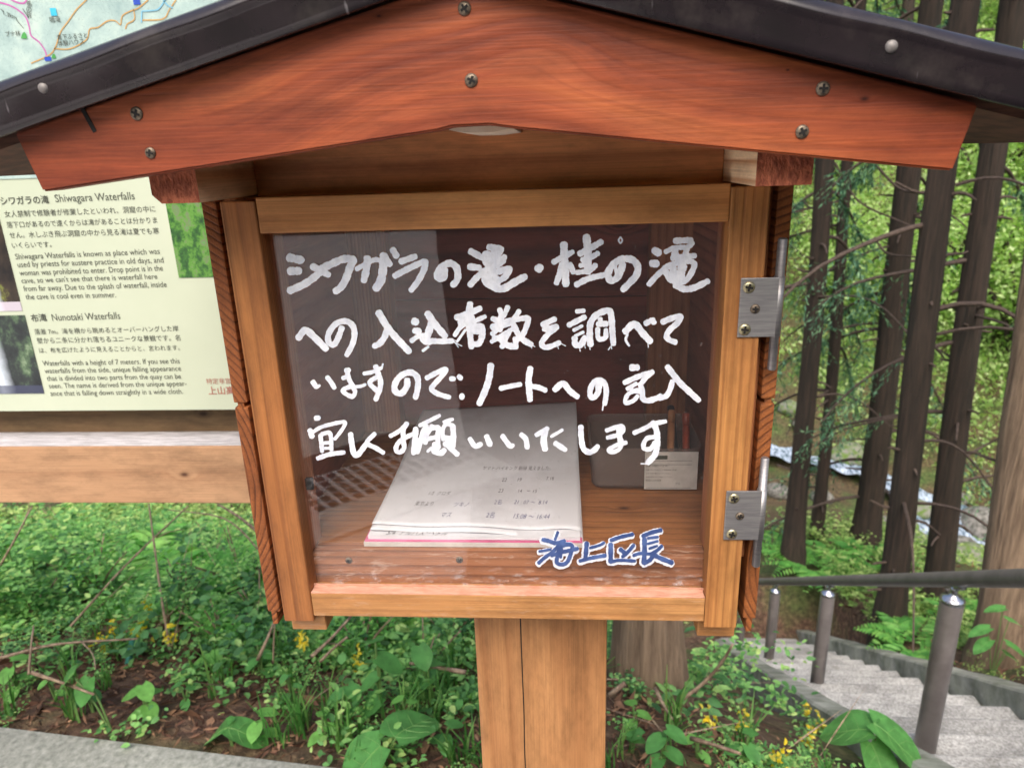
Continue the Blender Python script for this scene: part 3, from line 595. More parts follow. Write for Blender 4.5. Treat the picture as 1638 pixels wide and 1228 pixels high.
def paint_mesh(sts, y0, thick, taper=True, seed=1, sub=1.2):
    """brush strokes in photo pixels -> raised paint beads on the plane y=y0"""
    r = random.Random(seed); V = []; F = []
    for k, (wd, pts) in enumerate(sts):
        L = smooth_line(pts, sub); n = len(L); ph = r.uniform(0, 6); lo_ = y0-thick-(k % 40)*.000012
        L2 = [np.array(p) for p in L]; poly_l = []; poly_r = []
        for i, p in enumerate(L2):
            t = L2[min(i+1, n-1)]-L2[max(i-1, 0)]; t = t/(np.linalg.norm(t)+1e-9); nn = np.array([-t[1], t[0]])
            h = wd/2*(1+.06*math.sin(i*.5+ph)+.05*math.sin(i*1.3+2*ph)+r.uniform(-.045, .045))
            if taper and n > 12 and i > n*.75: h *= 1-.10*(i-n*.75)/(n*.25)
            poly_l.append(p+nn*h); poly_r.append(p-nn*h)
        def cap(p, t, h, sgn):
            nn = np.array([-t[1], t[0]]); return [p+nn*h*math.cos(a)*sgn+t*sgn*0+t*h*.8*math.sin(a) for a in np.linspace(0, math.pi, 7)[1:-1]]
        t1 = L2[-1]-L2[-2]; t1 /= np.linalg.norm(t1)+1e-9; t0 = L2[0]-L2[1]; t0 /= np.linalg.norm(t0)+1e-9
        nn1 = np.array([-t1[1], t1[0]]); h1 = wd/2*.88
        endcap = [L2[-1]+nn1*h1*math.cos(a)+t1*h1*.75*math.sin(a)*r.uniform(.85, 1.1) for a in np.linspace(0, math.pi, 8)[1:-1]]
        nn0 = np.array([-t0[1], t0[0]]); h0 = wd/2
        stcap = [L2[0]+nn0*h0*math.cos(a)+t0*h0*.75*math.sin(a)*r.uniform(.85, 1.1) for a in np.linspace(0, math.pi, 8)[1:-1]]
        ring = poly_l+endcap+poly_r[::-1]+stcap
        # triangulate as strip: left/right pairs, plus fans for the caps
        b = len(V); lo = lo_-.00004; pw = [on_y(q[0], q[1], lo_-.00004*i/n) for i, q in enumerate(poly_l)]+[on_y(q[0], q[1], lo_-.00004*i/n) for i, q in enumerate(poly_r)]
        V += [tuple(p) for p in pw]
        for i in range(n-1): F.append((b+i, b+i+1, b+n+i+1, b+n+i))
        b2 = len(V); V += [tuple(on_y(q[0], q[1], lo)) for q in endcap]; F.append(tuple([b+n-1]+list(range(b2, b2+len(endcap)))+[b+2*n-1]))
        b3 = len(V); V += [tuple(on_y(q[0], q[1], lo_)) for q in stcap]; F.append(tuple([b+n]+list(range(b3, b3+len(stcap)))+[b]))
        # skirt down to the pane
        rid = [b+i for i in range(n)]+list(range(b2, b2+len(endcap)))+[b+n+i for i in range(n-1, -1, -1)]+list(range(b3, b3+len(stcap)))
        s0 = len(V); V += [(V[i][0], y0-.00002, V[i][2]) for i in rid]; m_ = len(rid)
        for i in range(m_): F.append((rid[i], s0+i, s0+(i+1) % m_, rid[(i+1) % m_]))
    return V, F
V, F = paint_mesh(strokes(W_), GY, .00025)
o = put('handwriting', mesh_np('handwriting', V, F, [M['paint']]), door, O0); o['label'] = 'four lines of white hand painted Japanese writing'
bs = strokes(B_)
V, F = paint_mesh([(wd+5.2, [(x-.7, y+1.5) for x, y in p]) for wd, p in bs], GY, .0002, False, 3)
o = put('signature_outline', mesh_np('signature_outline', V, F, [M['paint']]), door, O0)
V, F = paint_mesh(bs, GY, .0007, False, 4)
o = put('signature', mesh_np('signature', V, F, [M['blue_paint']]), door, O0); o['label'] = 'blue hand painted signature edged in white'

# ------------------------------------------------------------------ printed text helper
def text_np(s, shear=0., bold=0., res=3):
    c = bpy.data.curves.new('txt', 'FONT'); c.body = s; c.size = 1; c.resolution_u = res; c.shear = shear; c.offset = bold
    o = bpy.data.objects.new('txt', c); COL.objects.link(o); bpy.context.view_layer.update()
    dg = bpy.context.evaluated_depsgraph_get(); me = bpy.data.meshes.new_from_object(o.evaluated_get(dg))
    V = np.array([v.co[:2] for v in me.vertices]).reshape(-1, 2); F = [tuple(p.vertices) for p in me.polygons]
    bpy.data.objects.remove(o); bpy.data.curves.remove(c); bpy.data.meshes.remove(me); return V, F
def line_between(s, p0, p1, cap=0, **kw):
    """text fitted between two world points on a vertical plane facing -y: returns verts, faces"""
    V, F = text_np(s, **kw); w0 = V[:, 0].min(); w1 = V[:, 0].max(); k = (p1[0]-p0[0])/(w1-w0)
    kz = cap*.000955/V[:, 1].max() if cap else k
    out = np.c_[p0[0]+(V[:, 0]-w0)*k, np.full(len(V), p0[1]), p0[2]+V[:, 1]*kz+(V[:, 0]-w0)*k*(p1[2]-p0[2])/(p1[0]-p0[0])]
    return out, F
def merge(parts):
    V = []; F = []; b = 0
    for v, f in parts:
        V.append(np.asarray(v)); F += [tuple(i+b for i in q) for q in f]; b += len(v)
    return np.concatenate(V), F

# ------------------------------------------------------------------ notebook lying open in the box
NX0, NX1, NY0 = -.137, .0735, .036
def page_z(x, y):
    f = np.clip((y-.14)/.18, 0, 1); rise = .020*f*f*(3-2*f)*(1+.25*np.clip((x+.03)/.1, -1, 1))
    wave = (.0022*np.sin((x-NX0)*31+.4)+.0018*np.sin((x-NX0)*52+2))*np.exp(-np.maximum(y-.052, 0)*16)
    edge = -.007*np.clip((x-.045)/.0285, 0, 1)**2*np.clip(1-(y-.05)/.1, 0, 1)
    return 1.0300+rise+wave+edge+.004*np.clip((y-.05)/.1, 0, 1)
nb = empty('notebook', (-.03, .15, 1.0166), 'white notebook lying open in the box, pages with pen entries curling up at the back', 'notebook')
def slab(x0, x1, y0, y1, z0, z1, name, mat, wave=0):
    xs = np.linspace(x0, x1, 22); V = []; F = []
    for x in xs:
        dz = wave*math.sin((x-x0)*28+1)
        V += [(x, y0, z0), (x, y0, z1+dz), (x, y1, z1+dz), (x, y1, z0)]
    for i in range(21):
        a = i*4; b = a+4
        for k in range(4): F.append((a+k, a+(k+1) % 4, b+(k+1) % 4, b+k))
    F += [(3, 2, 1, 0), (84, 85, 86, 87)]
    return put(name, mesh_np(name, V, F, [M[mat]]), nb)
slab(NX0, NX1, NY0, .30, 1.0168, 1.0212, 'backing_board', 'card')
slab(NX0+.001, NX1-.001, NY0+.001, .30, 1.0214, 1.0228, 'cover', 'pink', .0004)
slab(NX0+.004, NX1-.003, NY0+.003, .298, 1.0230, 1.0262, 'page_block', 'paper', .0010)
def page_surface(y0, y1, dz, name, nx=46, ny=40):
    xs = np.linspace(NX0+.005, NX1-.001, nx); ys = np.linspace(y0, y1, ny); X, Y = np.meshgrid(xs, ys); Z = page_z(X, Y)+dz
    V = np.c_[X.ravel(), Y.ravel(), Z.ravel()]; F = np.array([[j*nx+i, j*nx+i+1, (j+1)*nx+i+1, (j+1)*nx+i] for j in range(ny-1) for i in range(nx-1)])
    o = put(name, mesh_np(name, V, F, [M['paper']], True), nb); md = o.modifiers.new('t', 'SOLIDIFY'); md.thickness = .0005; md.offset = -1; return o
page_surface(.052, .328, 0, 'page'); page_surface(.0445, .326, -.0022, 'page')
def scrawl(rows, flat=None):
    parts = []
    for s, x, y, h, sh in rows:
        V, F = text_np(s, shear=sh, res=2, bold=-.012); k = h*.82
        wx = x+(V[:, 0])*k; wy = y+V[:, 1]*k*2.0; wz = (np.full(len(wx), flat) if flat else page_z(wx, wy)+.0005)
        parts.append((np.c_[wx, wy, wz], F))
    return parts
for V, F in scrawl([('2名', -.022, .068, .0075, .2), ('15:08 ～ 16:44', .004, .069, .0075, .35), ('マス', -.068, .068, .007, .3), ('ツキノ', -.058, .088, .0068, .3), ('2名', -.016, .094, .0068, .1), ('21 : 07 ～  8.14', .004, .096, .0066, .3)]): put('pen_entry', mesh_np('pen_entry', V, F, [M['ink']]), nb)
for V, F in scrawl([('23', -.014, .118, .0068, .2), ('14   ー 15', .006, .119, .0062, .3), ('1/2  クロダ', -.088, .112, .006, .3), ('22', -.012, .142, .0066, .2), ('19', .004, .143, .0066, .3), ('ヤマト ハイキング 新緑 見えました。', -.036, .168, .0058, .2), ('東京より', -.098, .09, .0062, .2), ('7 18', .036, .146, .006, .2)]): put('pen_entry', mesh_np('pen_entry', V, F, [M['ink_black']]), nb)
for V, F in scrawl([('5/4  アルバス･ヘタル', -.116, .0392, .0078, .45)], 1.0278): put('pen_entry', mesh_np('pen_entry', V, F, [M['ink_black']]), nb)

# ------------------------------------------------------------------ plastic tub and pens
tub = empty('plastic_tub', (.142, .20, 1.0166), 'smoky grey plastic tub with a printed paper label at the back of the box', 'tub')
def rrect(x0, x1, y0, y1, r, n=5):
    out = []
    for cx, cy, a0 in ((x1-r, y1-r, 0), (x0+r, y1-r, 90), (x0+r, y0+r, 180), (x1-r, y0+r, 270)):
        for k in range(n): a = rad(a0+90*k/(n-1)); out.append((cx+r*math.cos(a), cy+r*math.sin(a)))
    return out
loops = []
tx0, tx1, ty0, ty1 = .0855, .2035, .155, .262
for inset, z, r in ((.010, 1.0168, .008), (.004, 1.0176, .011), (.001, 1.0215, .012), (0, 1.064, .013), (-.0012, 1.0645, .013), (-.0012, 1.0662, .013), (.0008, 1.0662, .012), (.0015, 1.064, .012), (.003, 1.022, .011), (.010, 1.0188, .008)):
    loops.append([(x, y, z) for x, y in rrect(tx0+inset, tx1-inset, ty0+inset, ty1-inset, r)])
n = len(loops[0]); V = [p for l in loops for p in l]; F = []
for i in range(len(loops)-1):
    for k in range(n): F.append((i*n+k, i*n+(k+1) % n, (i+1)*n+(k+1) % n, (i+1)*n+k))
F.append(tuple(range(n))[::-1]); F.append(tuple((len(loops)-1)*n+k for k in range(n)))
put('tub_body', mesh_np('tub_body', V, F, [M['plastic']], False), tub)
la, lb = on_y(1030, 783, .1545), on_y(1110, 722, .1545)
mb = MB(); mb.box(la[0], tx1-.004, .1536, .1540, 1.0190, lb[2], 0); lab = mb.done('label', [M['card']], tub)
pr = []
def quad(x0, x1, z0, z1, y): return ([(x0, y, z0), (x1, y, z0), (x1, y, z1), (x0, y, z1)], [(0, 1, 2, 3)])
lx = la[0]
pr.append(quad(lx+.010, lx+.024, lb[2]-.0085, lb[2]-.004, .15335)); pr.append(quad(lx+.002, lx+.05, lb[2]-.0105, lb[2]-.0101, .15335)); pr.append(quad(lx+.002, lx+.05, lb[2]-.0150, lb[2]-.0146, .15335)); pr.append(quad(lx+.002, lx+.05, 1.0206, 1.0210, .15335))
for i, s in enumerate(('日本製 PP', '品名 小物ケース 中', '材質 ポリプロピレン 耐熱温度 120度', '火のそばに置かないでください', '直射日光をさけて保管してください', '取扱い上の注意')):
    z = lb[2]-.0132-i*.0042 if i else lb[2]-.0078
    pr.append(line_between(s, (lx+(.0015 if i else .0015), .15335, z), (lx+(.009, .024, .034, .028, .03, .018)[i], .15335, z)))
pr.append(line_between('プラ', (lx+.0335, .15335, 1.0250), (lx+.0385, .15335, 1.0250)))
V, F = merge(pr); put('label_print', mesh_np('label_print', V, F, [M['print']]), lab)
for nm, lbl, x, y, dx, c in (('pen', 'tan capped pen leaning in the plastic tub', .176, .19, .004, S(176, 122, 84)), ('pen', 'black pen leaning in the plastic tub', .186, .205, -.004, S(30, 30, 40)), ('pen', 'red brown pen leaning in the plastic tub, nearest the hinge side', .192, .18, .003, S(150, 66, 44))):
    p = empty(nm, (x, y, 1.0195), lbl, 'pen')
    mt = plain(lbl[:12], c, .4); mb = MB(); d = Vector((dx, .03, .058)); b0 = Vector((x, y, 1.0205))
    mb.tube([b0+d*t for t in (0, .1, .12, .9)], [.001, .0035, .0040, .0040], 12); mb.done('barrel', [mt], p)
    mb = MB(); mb.tube([b0+d*t for t in (.9, 1.1, 1.12)], [.0043, .0042, .002], 12); mb.tube([b0+d*.92+Vector((0, -.005, 0)), b0+d*1.08+Vector((0, -.0055, 0))], .0008, 6); mb.done('cap', [mt], p)

# ------------------------------------------------------------------ information sign
SY = .45
sign = empty('information_sign', (.045, .53, 0), 'large cream information board on timber beams with trail map, waterfall photos and printed text', 'information board')
PZ = 1.0065
mb = MB(); mb.box(-1.70, .115, SY, SY+.006, PZ, 1.98, .001); panel = mb.done('panel', [M['sign']], sign, O0)
mb = MB(); mb.box(-1.78, .12, .430, .4895, .854, .9540, .003); mb.box(-1.779, .119, .4312, .4890, .9541, .9549, 0, 1); mb.done('lower_beam', [M['beam'], M['bar_top']], sign, O0)
mb = MB(); mb.box(-1.74, .11, .490, .535, .93, 1.12, .002); mb.done('backing_beam', [M['beam_dark']], sign, O0)
mb = MB(); mb.box(-1.74, .11, .490, .535, 1.80, 1.94, .002); mb.done('backing_beam', [M['beam_dark']], sign, O0)
for x in (.0, -1.68):
    mb = MB(); mb.box(x, x+.085, .536, .62, -.3, 2.02, .003); mb.done('post', [M['beam_dark']], sign, O0)
SP = lambda u, v, dy=0.0: on_y(u, v, SY-.0006-dy)
# map sheet
m, t, b = new_mat('pale trail map'); tc = t.nodes.new('ShaderNodeTexCoord')
n1 = noise(t, tc.outputs['Object'], 9, 6, .6); n2 = noise(t, tc.outputs['Object'], 24, 5, .65)
base = ramp(t, n2, [(.3, S(146, 172, 172)), (.5, S(172, 196, 192)), (.72, S(198, 216, 206))])
ct = math_n(t, 'LESS_THAN', math_n(t, 'FRACT', math_n(t, 'MULTIPLY', n1, 30)), .09)
col = mixc(t, math_n(t, 'MULTIPLY', ct, .35), base, S(120, 150, 150)); t.links.new(col, b.inputs['Base Color']); b.inputs['Roughness'].default_value = .35; M['map'] = m
zm = 1.3605
mb = MB(); mb.box(-1.68, .10, SY-.0012, SY-.0004, zm, 1.96, 0); mp_ = mb.done('map', [M['map']], panel, O0)
def ribbon(px, wpx, y, closed=False):
    L = smooth_line([on_y(u, v, y)[[0, 2]] for u, v in px], .004); V = []; F = []
    wd = wpx/FPX*1.02/2
    for i, p in enumerate(L):
        t_ = L[min(i+1, len(L)-1)]-L[max(i-1, 0)]; t_ = t_/(np.linalg.norm(t_)+1e-9)
        V += [(p[0]-t_[1]*wd, y, p[1]+t_[0]*wd), (p[0]+t_[1]*wd, y, p[1]-t_[0]*wd)]
    for i in range(len(L)-1): F.append((2*i, 2*i+2, 2*i+3, 2*i+1))
    return V, F
Z1 = lambda s: [(float(p.split(',')[0])/3.838, float(p.split(',')[1])/3.838) for p in s.split()]
def lines(nm, sts, wpx, colr, k):
    V, F = merge([ribbon(Z1(s), wpx, SY-.0014-k*.0002) for s in sts]); put(nm, mesh_np(nm, V, F, [plain(nm+' ink', colr, .4)]), mp_, O0)
lines('trail_line', ('-60,10 0,18 60,35 120,70 160,110 180,170 190,220 240,260 275,310 285,345', '40,-20 100,15 150,20 165,-10'), 2.2, S(196, 110, 178), 1)
lines('road_line', ('560,-40 530,0 470,60 420,130 370,200 340,290 300,340 190,390', '330,300 430,300 530,245 550,180 600,170 660,130 710,130 740,155 750,100 800,70 850,50 910,0', '820,60 825,120 780,150 770,180', '870,125 1000,118 1040,60 1080,0'), 1.8, S(196, 160, 104), 2)
lines('river_line', ('870,70 868,140', '870,70 950,65 980,50 1020,-10', '1000,0 1030,35 1060,50'), 1.8, S(130, 190, 216), 3)
pr = []
def pxquad(x0, y0, x1, y1, k): 
    a = on_y(x0, y1, SY-.0014-k*.0002); c = on_y(x1, y0, SY-.0014-k*.0002); return quad(a[0], c[0], a[2], c[2], a[1])
MBL = plain('map blue', S(52, 84, 190), .4); MGR = plain('map green', S(80, 160, 84), .4)
for q4 in ((214, -2, 223, 8), (72, 91, 81, 98)):
    V, F = pxquad(*q4, 4); put('parking_mark', mesh_np('parking_mark', V, F, [MBL]), mp_, O0)
V, F = merge([pxquad(82, 13, 89, 26, 4)]); put('fall_mark', mesh_np('fall_mark', V, F, [plain('map cyan', S(70, 190, 222), .4)]), mp_, O0)
tri = lambda u, v, s: ([tuple(on_y(u-s, v+s, SY-.0022)), tuple(on_y(u+s, v+s, SY-.0022)), tuple(on_y(u+.7*s, v-.4*s, SY-.0022)), tuple(on_y(u, v-1.2*s, SY-.0022)), tuple(on_y(u-.7*s, v-.4*s, SY-.0022))], [(0, 1, 2, 3, 4)])
for q4 in ((38.5, 57, 5), (86, 90, 3.5)):
    V, F = tri(*q4); put('wood_mark', mesh_np('wood_mark', V, F, [MGR]), mp_, O0)
def tl(s, u0, v0, u1, v1, y=SY-.0022, **kw): return line_between(s, on_y(u0, v0, y), on_y(u1, v1, y), **kw)
pr = [tl('鳴滝', 80, 36, 97, 35), tl('ブナ林', 9.5, 58.5, 33, 57), tl('青下ふるさと', 92, 64, 140, 60), tl('体験ハウス', 93, 74, 135, 70)]
for i, s in enumerate('馬の背'): pr.append(tl(s, 43, 11+i*9, 51, 10+i*9))
pr.append(tl('1.3km', 6, 24, 27, 32))
for V, F in pr: put('map_label', mesh_np('map_label', V, F, [M['print']]), mp_, O0)
V, F = merge([ribbon([(1, 15), (6, 19)], .9, SY-.0022), ribbon([(26, 32), (38, 46)], .9, SY-.0022), ribbon([(36, 14), (46, 29)], .9, SY-.0022)]); put('map_arrow', mesh_np('map_arrow', V, F, [M['print']]), mp_, O0)
# printed paragraphs
TX = [('シワガラの滝', 2, 327, 79, 324.5, .014), ('Shiwagara Waterfalls', 89, 323.5, 216, 319, 0),
 ('女人禁制で修験者が修業したといわれ、洞窟の中に', 8, 347, 249, 338.5, 0), ('落下口があるので遠くからは滝があることは分かりま', 11.4, 364, 252, 356, 0), ('せん。水しぶき飛ぶ洞窟の中から見る滝は夏でも寒', 16, 380.5, 255, 373.5, 0), ('いくらいです。', 20, 396.5, 83, 395, 0),
 ('Shiwagara Waterfalls is known as place which was', 25.4, 415, 256, 406, 0), ('used by priests for austere practice in old days, and', 28.7, 427.5, 262, 420, 0), ("woman was prohibited to enter. Drop point is in the", 32, 441, 261, 433, 0), ("cave, so we can't see that there is waterfall here", 35, 453, 252, 446, 0), ('from far away. Due to the splash of waterfall, inside', 38.4, 466, 267, 459, 0), ('the cave is cool even in summer.', 41.7, 479, 186, 475.5, 0),
 ('布滝', 50.5, 514, 75.6, 512.6, .014), ('Nunotaki Waterfalls', 84, 513, 193, 510, 0),
 ('落差 7m。滝を横から眺めるとオーバーハングした岸', 56, 534.5, 286, 529, 0), ('壁から二条に分かれ落ちるユニークな景観です。名', 60, 548.7, 289, 544, 0), ('は、布を広げたように見えることからと、言われます。', 63.5, 564, 288, 559.5, 0),
 ('Waterfalls with a height of 7 meters. If you see this', 69, 585, 288, 581, 0), ('waterfalls from the side, unique falling appearance', 72, 597, 290, 593, 0), ('that is divided into two parts from the quay can be', 75.6, 609, 290, 605.5, 0), ('seen. The name is derived from the unique appear-', 79, 621, 299, 617, 0), ('ance that is falling down straightly in a wide cloth.', 81.4, 633, 293, 629.5, 0)]
V, F = merge([tl(s, u0, v0, u1, v1, SY-.0006, bold=bd, cap=(0 if ord(s[0]) > 255 else 11 if len(s) < 22 else 8.6)) for s, u0, v0, u1, v1, bd in TX]); put('printed_text', mesh_np('printed_text', V, F, [M['print']]), panel, O0)
V, F = merge([tl('特定非営利活動法人', 330.6, 613.5, 420, 612, SY-.0006), tl('上山高原エコミュージアム', 334, 630, 505, 627, SY-.0006, bold=.01)]); put('red_text', mesh_np('red_text', V, F, [M['print_red']]), panel, O0)
# printed photographs (flat prints)
def photo_mat(nm, stops, sc_=20, stretch=(1, 1, 1), fall=None):
    m, t, b = new_mat(nm); tc = t.nodes.new('ShaderNodeTexCoord'); mp = t.nodes.new('ShaderNodeMapping'); mp.inputs['Scale'].default_value = stretch; t.links.new(tc.outputs['Object'], mp.inputs[0])
    n = noise(t, mp.outputs[0], sc_, 6, .68); col = ramp(t, n, stops)
    if fall:
        sp = t.nodes.new('ShaderNodeSeparateXYZ'); t.links.new(tc.outputs['Object'], sp.inputs[0])
        wv = math_n(t, 'MULTIPLY', math_n(t, 'SUBTRACT', n, .5), .02)
        d = math_n(t, 'ABSOLUTE', math_n(t, 'SUBTRACT', math_n(t, 'ADD', sp.outputs[0], wv), fall[0]))
        f = math_n(t, 'MAXIMUM', 0, math_n(t, 'SUBTRACT', 1, math_n(t, 'DIVIDE', d, fall[1])))
        f = math_n(t, 'MULTIPLY', f, math_n(t, 'LESS_THAN', sp.outputs[2], fall[2])); col = mixc(t, f, col, S(214, 226, 240))
        pool = math_n(t, 'LESS_THAN', sp.outputs[2], fall[3]); col = mixc(t, math_n(t, 'MULTIPLY', pool, .75), col, fall[4])
    t.links.new(col, b.inputs['Base Color']); b.inputs['Roughness'].default_value = .35; return m
a = SP(265, 318); c = SP(345, 443)
mb = MB(); mb.box(-.507, -.40, SY-.0009, SY-.0003, c[2], 1.332, 0); o = mb.done('photo', [photo_mat('print of a mossy cliff', [(.30, S(24, 50, 38)), (.44, S(52, 98, 46)), (.54, S(96, 150, 62)), (.60, S(112, 124, 96)), (.72, S(84, 170, 76))], 62, (1, 1, .8))], panel, O0)
mb = MB(); mb.box(-.90, SP(36, 497)[0], SY-.0009, SY-.0003, SP(36, 497)[2], 1.332, 0); mb.done('photo', [photo_mat('print of a cave fall', [(.3, S(20, 18, 20)), (.5, S(58, 48, 40)), (.58, S(120, 128, 60)), (.72, S(170, 160, 150))], 26, (1, 1, .6), (-.80, .012, 1.30, 1.183, S(214, 206, 220)))], panel, O0)
mb = MB(); mb.box(-.90, SP(71, 629)[0], SY-.0009, SY-.0003, SP(71, 629)[2], SP(41, 504)[2], 0); mb.done('photo', [photo_mat('print of a cloth fall', [(.3, S(22, 26, 32)), (.5, S(46, 54, 54)), (.60, S(80, 104, 78)), (.74, S(150, 170, 140))], 34, (1, 1, .8), (-.826, .018, 1.135, 1.05, S(64, 70, 96)))], panel, O0)

# ================================================================== ground, pad, stairs
def axis_pts(segs):
    out = []
    for a, b, s in segs: out += list(np.arange(a, b, s))
    return np.array(out+[segs[-1][1]])
gx = axis_pts([(-60, -12, 4), (-12, -3, .6), (-3, 4, .08), (4, 9, .16), (9, 16, .4), (16, 60, 2)])
gy = axis_pts([(-60, -4, 4), (-4, .4, .4), (.4, 4, .08), (4, 9, .16), (9, 18, .35), (18, 60, 1.5)])
GX, GY_ = np.meshgrid(gx, gy); GZ = H(GX, GY_)
nx, ny = len(gx), len(gy); idx = np.arange(nx*ny).reshape(ny, nx)
F = np.stack([idx[:-1, :-1], idx[:-1, 1:], idx[1:, 1:], idx[1:, :-1]], -1).reshape(-1, 4)
m, t, b = new_mat('forest soil'); tc = t.nodes.new('ShaderNodeTexCoord')
n1 = noise(t, tc.outputs['Object'], 1.2, 4, .6); n2 = noise(t, tc.outputs['Object'], 22, 6, .7); n3 = noise(t, tc.outputs['Object'], 90, 4, .7)
soil = ramp(t, n2, [(.3, S(56, 40, 32)), (.5, S(98, 74, 60)), (.72, S(150, 122, 98))]); green = ramp(t, n2, [(.3, S(44, 66, 34)), (.7, S(104, 132, 66))])
sp = t.nodes.new('ShaderNodeSeparateXYZ'); t.links.new(tc.outputs['Object'], sp.inputs[0])
far = math_n(t, 'MINIMUM', 1, math_n(t, 'MAXIMUM', 0, math_n(t, 'MULTIPLY', math_n(t, 'SUBTRACT', sp.outputs[1], 6), .12)))
gm = math_n(t, 'MINIMUM', 1, math_n(t, 'ADD', ramp(t, n1, [(.48, G(0)), (.62, G(.7))]), math_n(t, 'MULTIPLY', far, .3)))
t.links.new(mixc(t, gm, soil, green), b.inputs['Base Color']); b.inputs['Roughness'].default_value = .95
bp = t.nodes.new('ShaderNodeBump'); bp.inputs['Strength'].default_value = .9; bp.inputs['Distance'].default_value = .03; t.links.new(math_n(t, 'ADD', n2, math_n(t, 'MULTIPLY', n3, .5)), bp.inputs['Height']); t.links.new(bp.outputs[0], b.inputs['Normal'])
M['soil'] = m
kind(put('ground', mesh_np('ground', np.c_[GX.ravel(), GY_.ravel(), GZ.ravel()], F, [m], True)), 'structure')
M['pad'] = plain('rough pale concrete', S(164, 166, 158), .9, c2=S(112, 116, 108), dirt=.25, nscale=60, bump=.35, lo=.3, hi=.68)
edge = lambda x: .690-.103*(x+.1)
def flat_poly(name, pts, z0, z1, mat):
    mb = MB(); a = [mb.bm.verts.new((x, y, z1)) for x, y in pts]; c = [mb.bm.verts.new((x, y, z0)) for x, y in pts]
    n = len(pts); mb.bm.faces.new(a); mb.bm.faces.new(c[::-1])
    for i in range(n): mb.bm.faces.new((a[i], c[i], c[(i+1) % n], a[(i+1) % n]))
    bmesh.ops.recalc_face_normals(mb.bm, faces=mb.bm.faces[:])
    top = [e for e in mb.bm.edges if all(abs(v.co.z-z1) < 1e-6 for v in e.verts)]
    bmesh.ops.bevel(mb.bm, geom=top, offset=.008, segments=2, affect='EDGES')
    return kind(mb.done(name, [mat]), 'structure')
flat_poly('kerb', [(-12, edge(-12)), (-12, edge(-12)-.42), (1.16, edge(1.16)-.42), (1.16, edge(1.16))], -.25, .0, M['pad'])
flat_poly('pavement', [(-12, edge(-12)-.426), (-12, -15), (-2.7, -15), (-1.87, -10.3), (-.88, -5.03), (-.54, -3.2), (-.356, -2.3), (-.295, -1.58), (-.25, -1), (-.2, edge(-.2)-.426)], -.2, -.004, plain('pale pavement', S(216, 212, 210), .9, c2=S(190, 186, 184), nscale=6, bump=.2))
flat_poly('silhouette_ground', [(-2.69, -15), (-1.864, -10.3), (-.874, -5.03), (-.534, -3.2), (-.35, -2.3), (-.289, -1.58), (-.244, -1), (-.194, edge(-.194)-.426), (1.16, edge(1.16)-.426), (1.24, .46), (2.3, .46), (12, .3), (12, -15)], -.2, -.008, plain('dark silhouette ground', S(66, 64, 64), .95, c2=S(48, 47, 48), nscale=60, bump=.4))  # dark colour and edge stand in for the viewer's mirror image in the pane
# slotted drain cover in the pavement behind the viewer (seen mirrored in the pane)
dr = empty('drain_cover', (-.69, -2.39, -.004), 'long slotted steel drain cover set between pale concrete edges in the pavement', 'drain cover')
ang = math.atan2(-.52, .57); dr.rotation_euler = (0, 0, ang)
mb = MB(); mb.box(-2.2, .37, -.60, -.41, -.0035, .012, .003); mb.box(-2.2, .37, .172, .40, -.0035, .010, .003)
def lput(o, p): o.parent = p; return o
lput(mb.done('concrete_edge', [plain('drain edge concrete', S(222, 220, 214), .85, c2=S(198, 196, 190), nscale=12)]), dr)
mb = MB(); mb.box(-2.2, .37, -.171, .171, -.003, .001, 0); mb.box(-2.2, .37, -.409, -.173, -.003, .001, 0); lput(mb.done('channel', [M['dark']]), dr)
mb = MB()
for x in np.arange(-2.2, .36, .058): mb.box(x, x+.020, -.170, .170, .003, .009, 0)
for y in (-.165, -.10, -.033, .033, .10, .165): mb.box(-2.2, .37, y-.006, y+.006, .0015, .0085, 0)
lput(mb.done('grating', [plain('galvanised grating', S(196, 194, 196), .5, .2)]), dr)
# stairs going down beside the handrail
M['stair'] = plain('washed concrete step', S(210, 209, 206), .95, c2=S(144, 143, 139), nscale=110, bump=.5, dirt=.45, lo=.32, hi=.66)
mb = MB(); RUN = .285; k = 0; y = .46
while y < 5.5:
    z = P0[2]+(y+RUN*.5-P0[1])*PD[2]-.0; x = P0[0]+(y-P0[1])*PD[0]
    mb.box(x-.10, x+.70, y, y+RUN+.02, z-.42, z, .012); y += RUN
kind(mb.done('stairs', [M['stair']]), 'structure')
ye = y; ze = z-.19; xe = P0[0]+(y-P0[1])*PD[0]
flat_poly('path', [(xe-.12, ye+.0), (xe+.72, ye+.0), (xe+1.0, ye+3.0), (xe+.1, ye+3.2)], ze-.3, ze, M['stair'])
def sloped(name, dx, wid, hz, y0, y1, dep=.5, mat=None):
    V = []; F = []
    for i, y in enumerate(np.linspace(y0, y1, 24)):
        c = P0+PD*(y-P0[1]); z = c[2]+hz+.004*math.sin(i*2.3)
        V += [(c[0]+dx, y, z-dep), (c[0]+dx, y, z-.012), (c[0]+dx+.012, y, z), (c[0]+dx+wid-.012, y, z), (c[0]+dx+wid, y, z-.012), (c[0]+dx+wid, y, z-dep)]
    n = 6
    for i in range(23):
        for k in range(n): F.append((i*n+k, i*n+(k+1) % n, (i+1)*n+(k+1) % n, (i+1)*n+k))
    F += [tuple(range(n))[::-1], tuple(23*n+k for k in range(n))]
    return kind(put(name, mesh_np(name, V, F, [mat])), 'structure')
M['kerb_mossy'] = plain('mossy concrete kerb', S(190, 190, 180), .9, c2=S(134, 140, 122), dirt=.45, nscale=9, bump=.4, lo=.35, hi=.7)
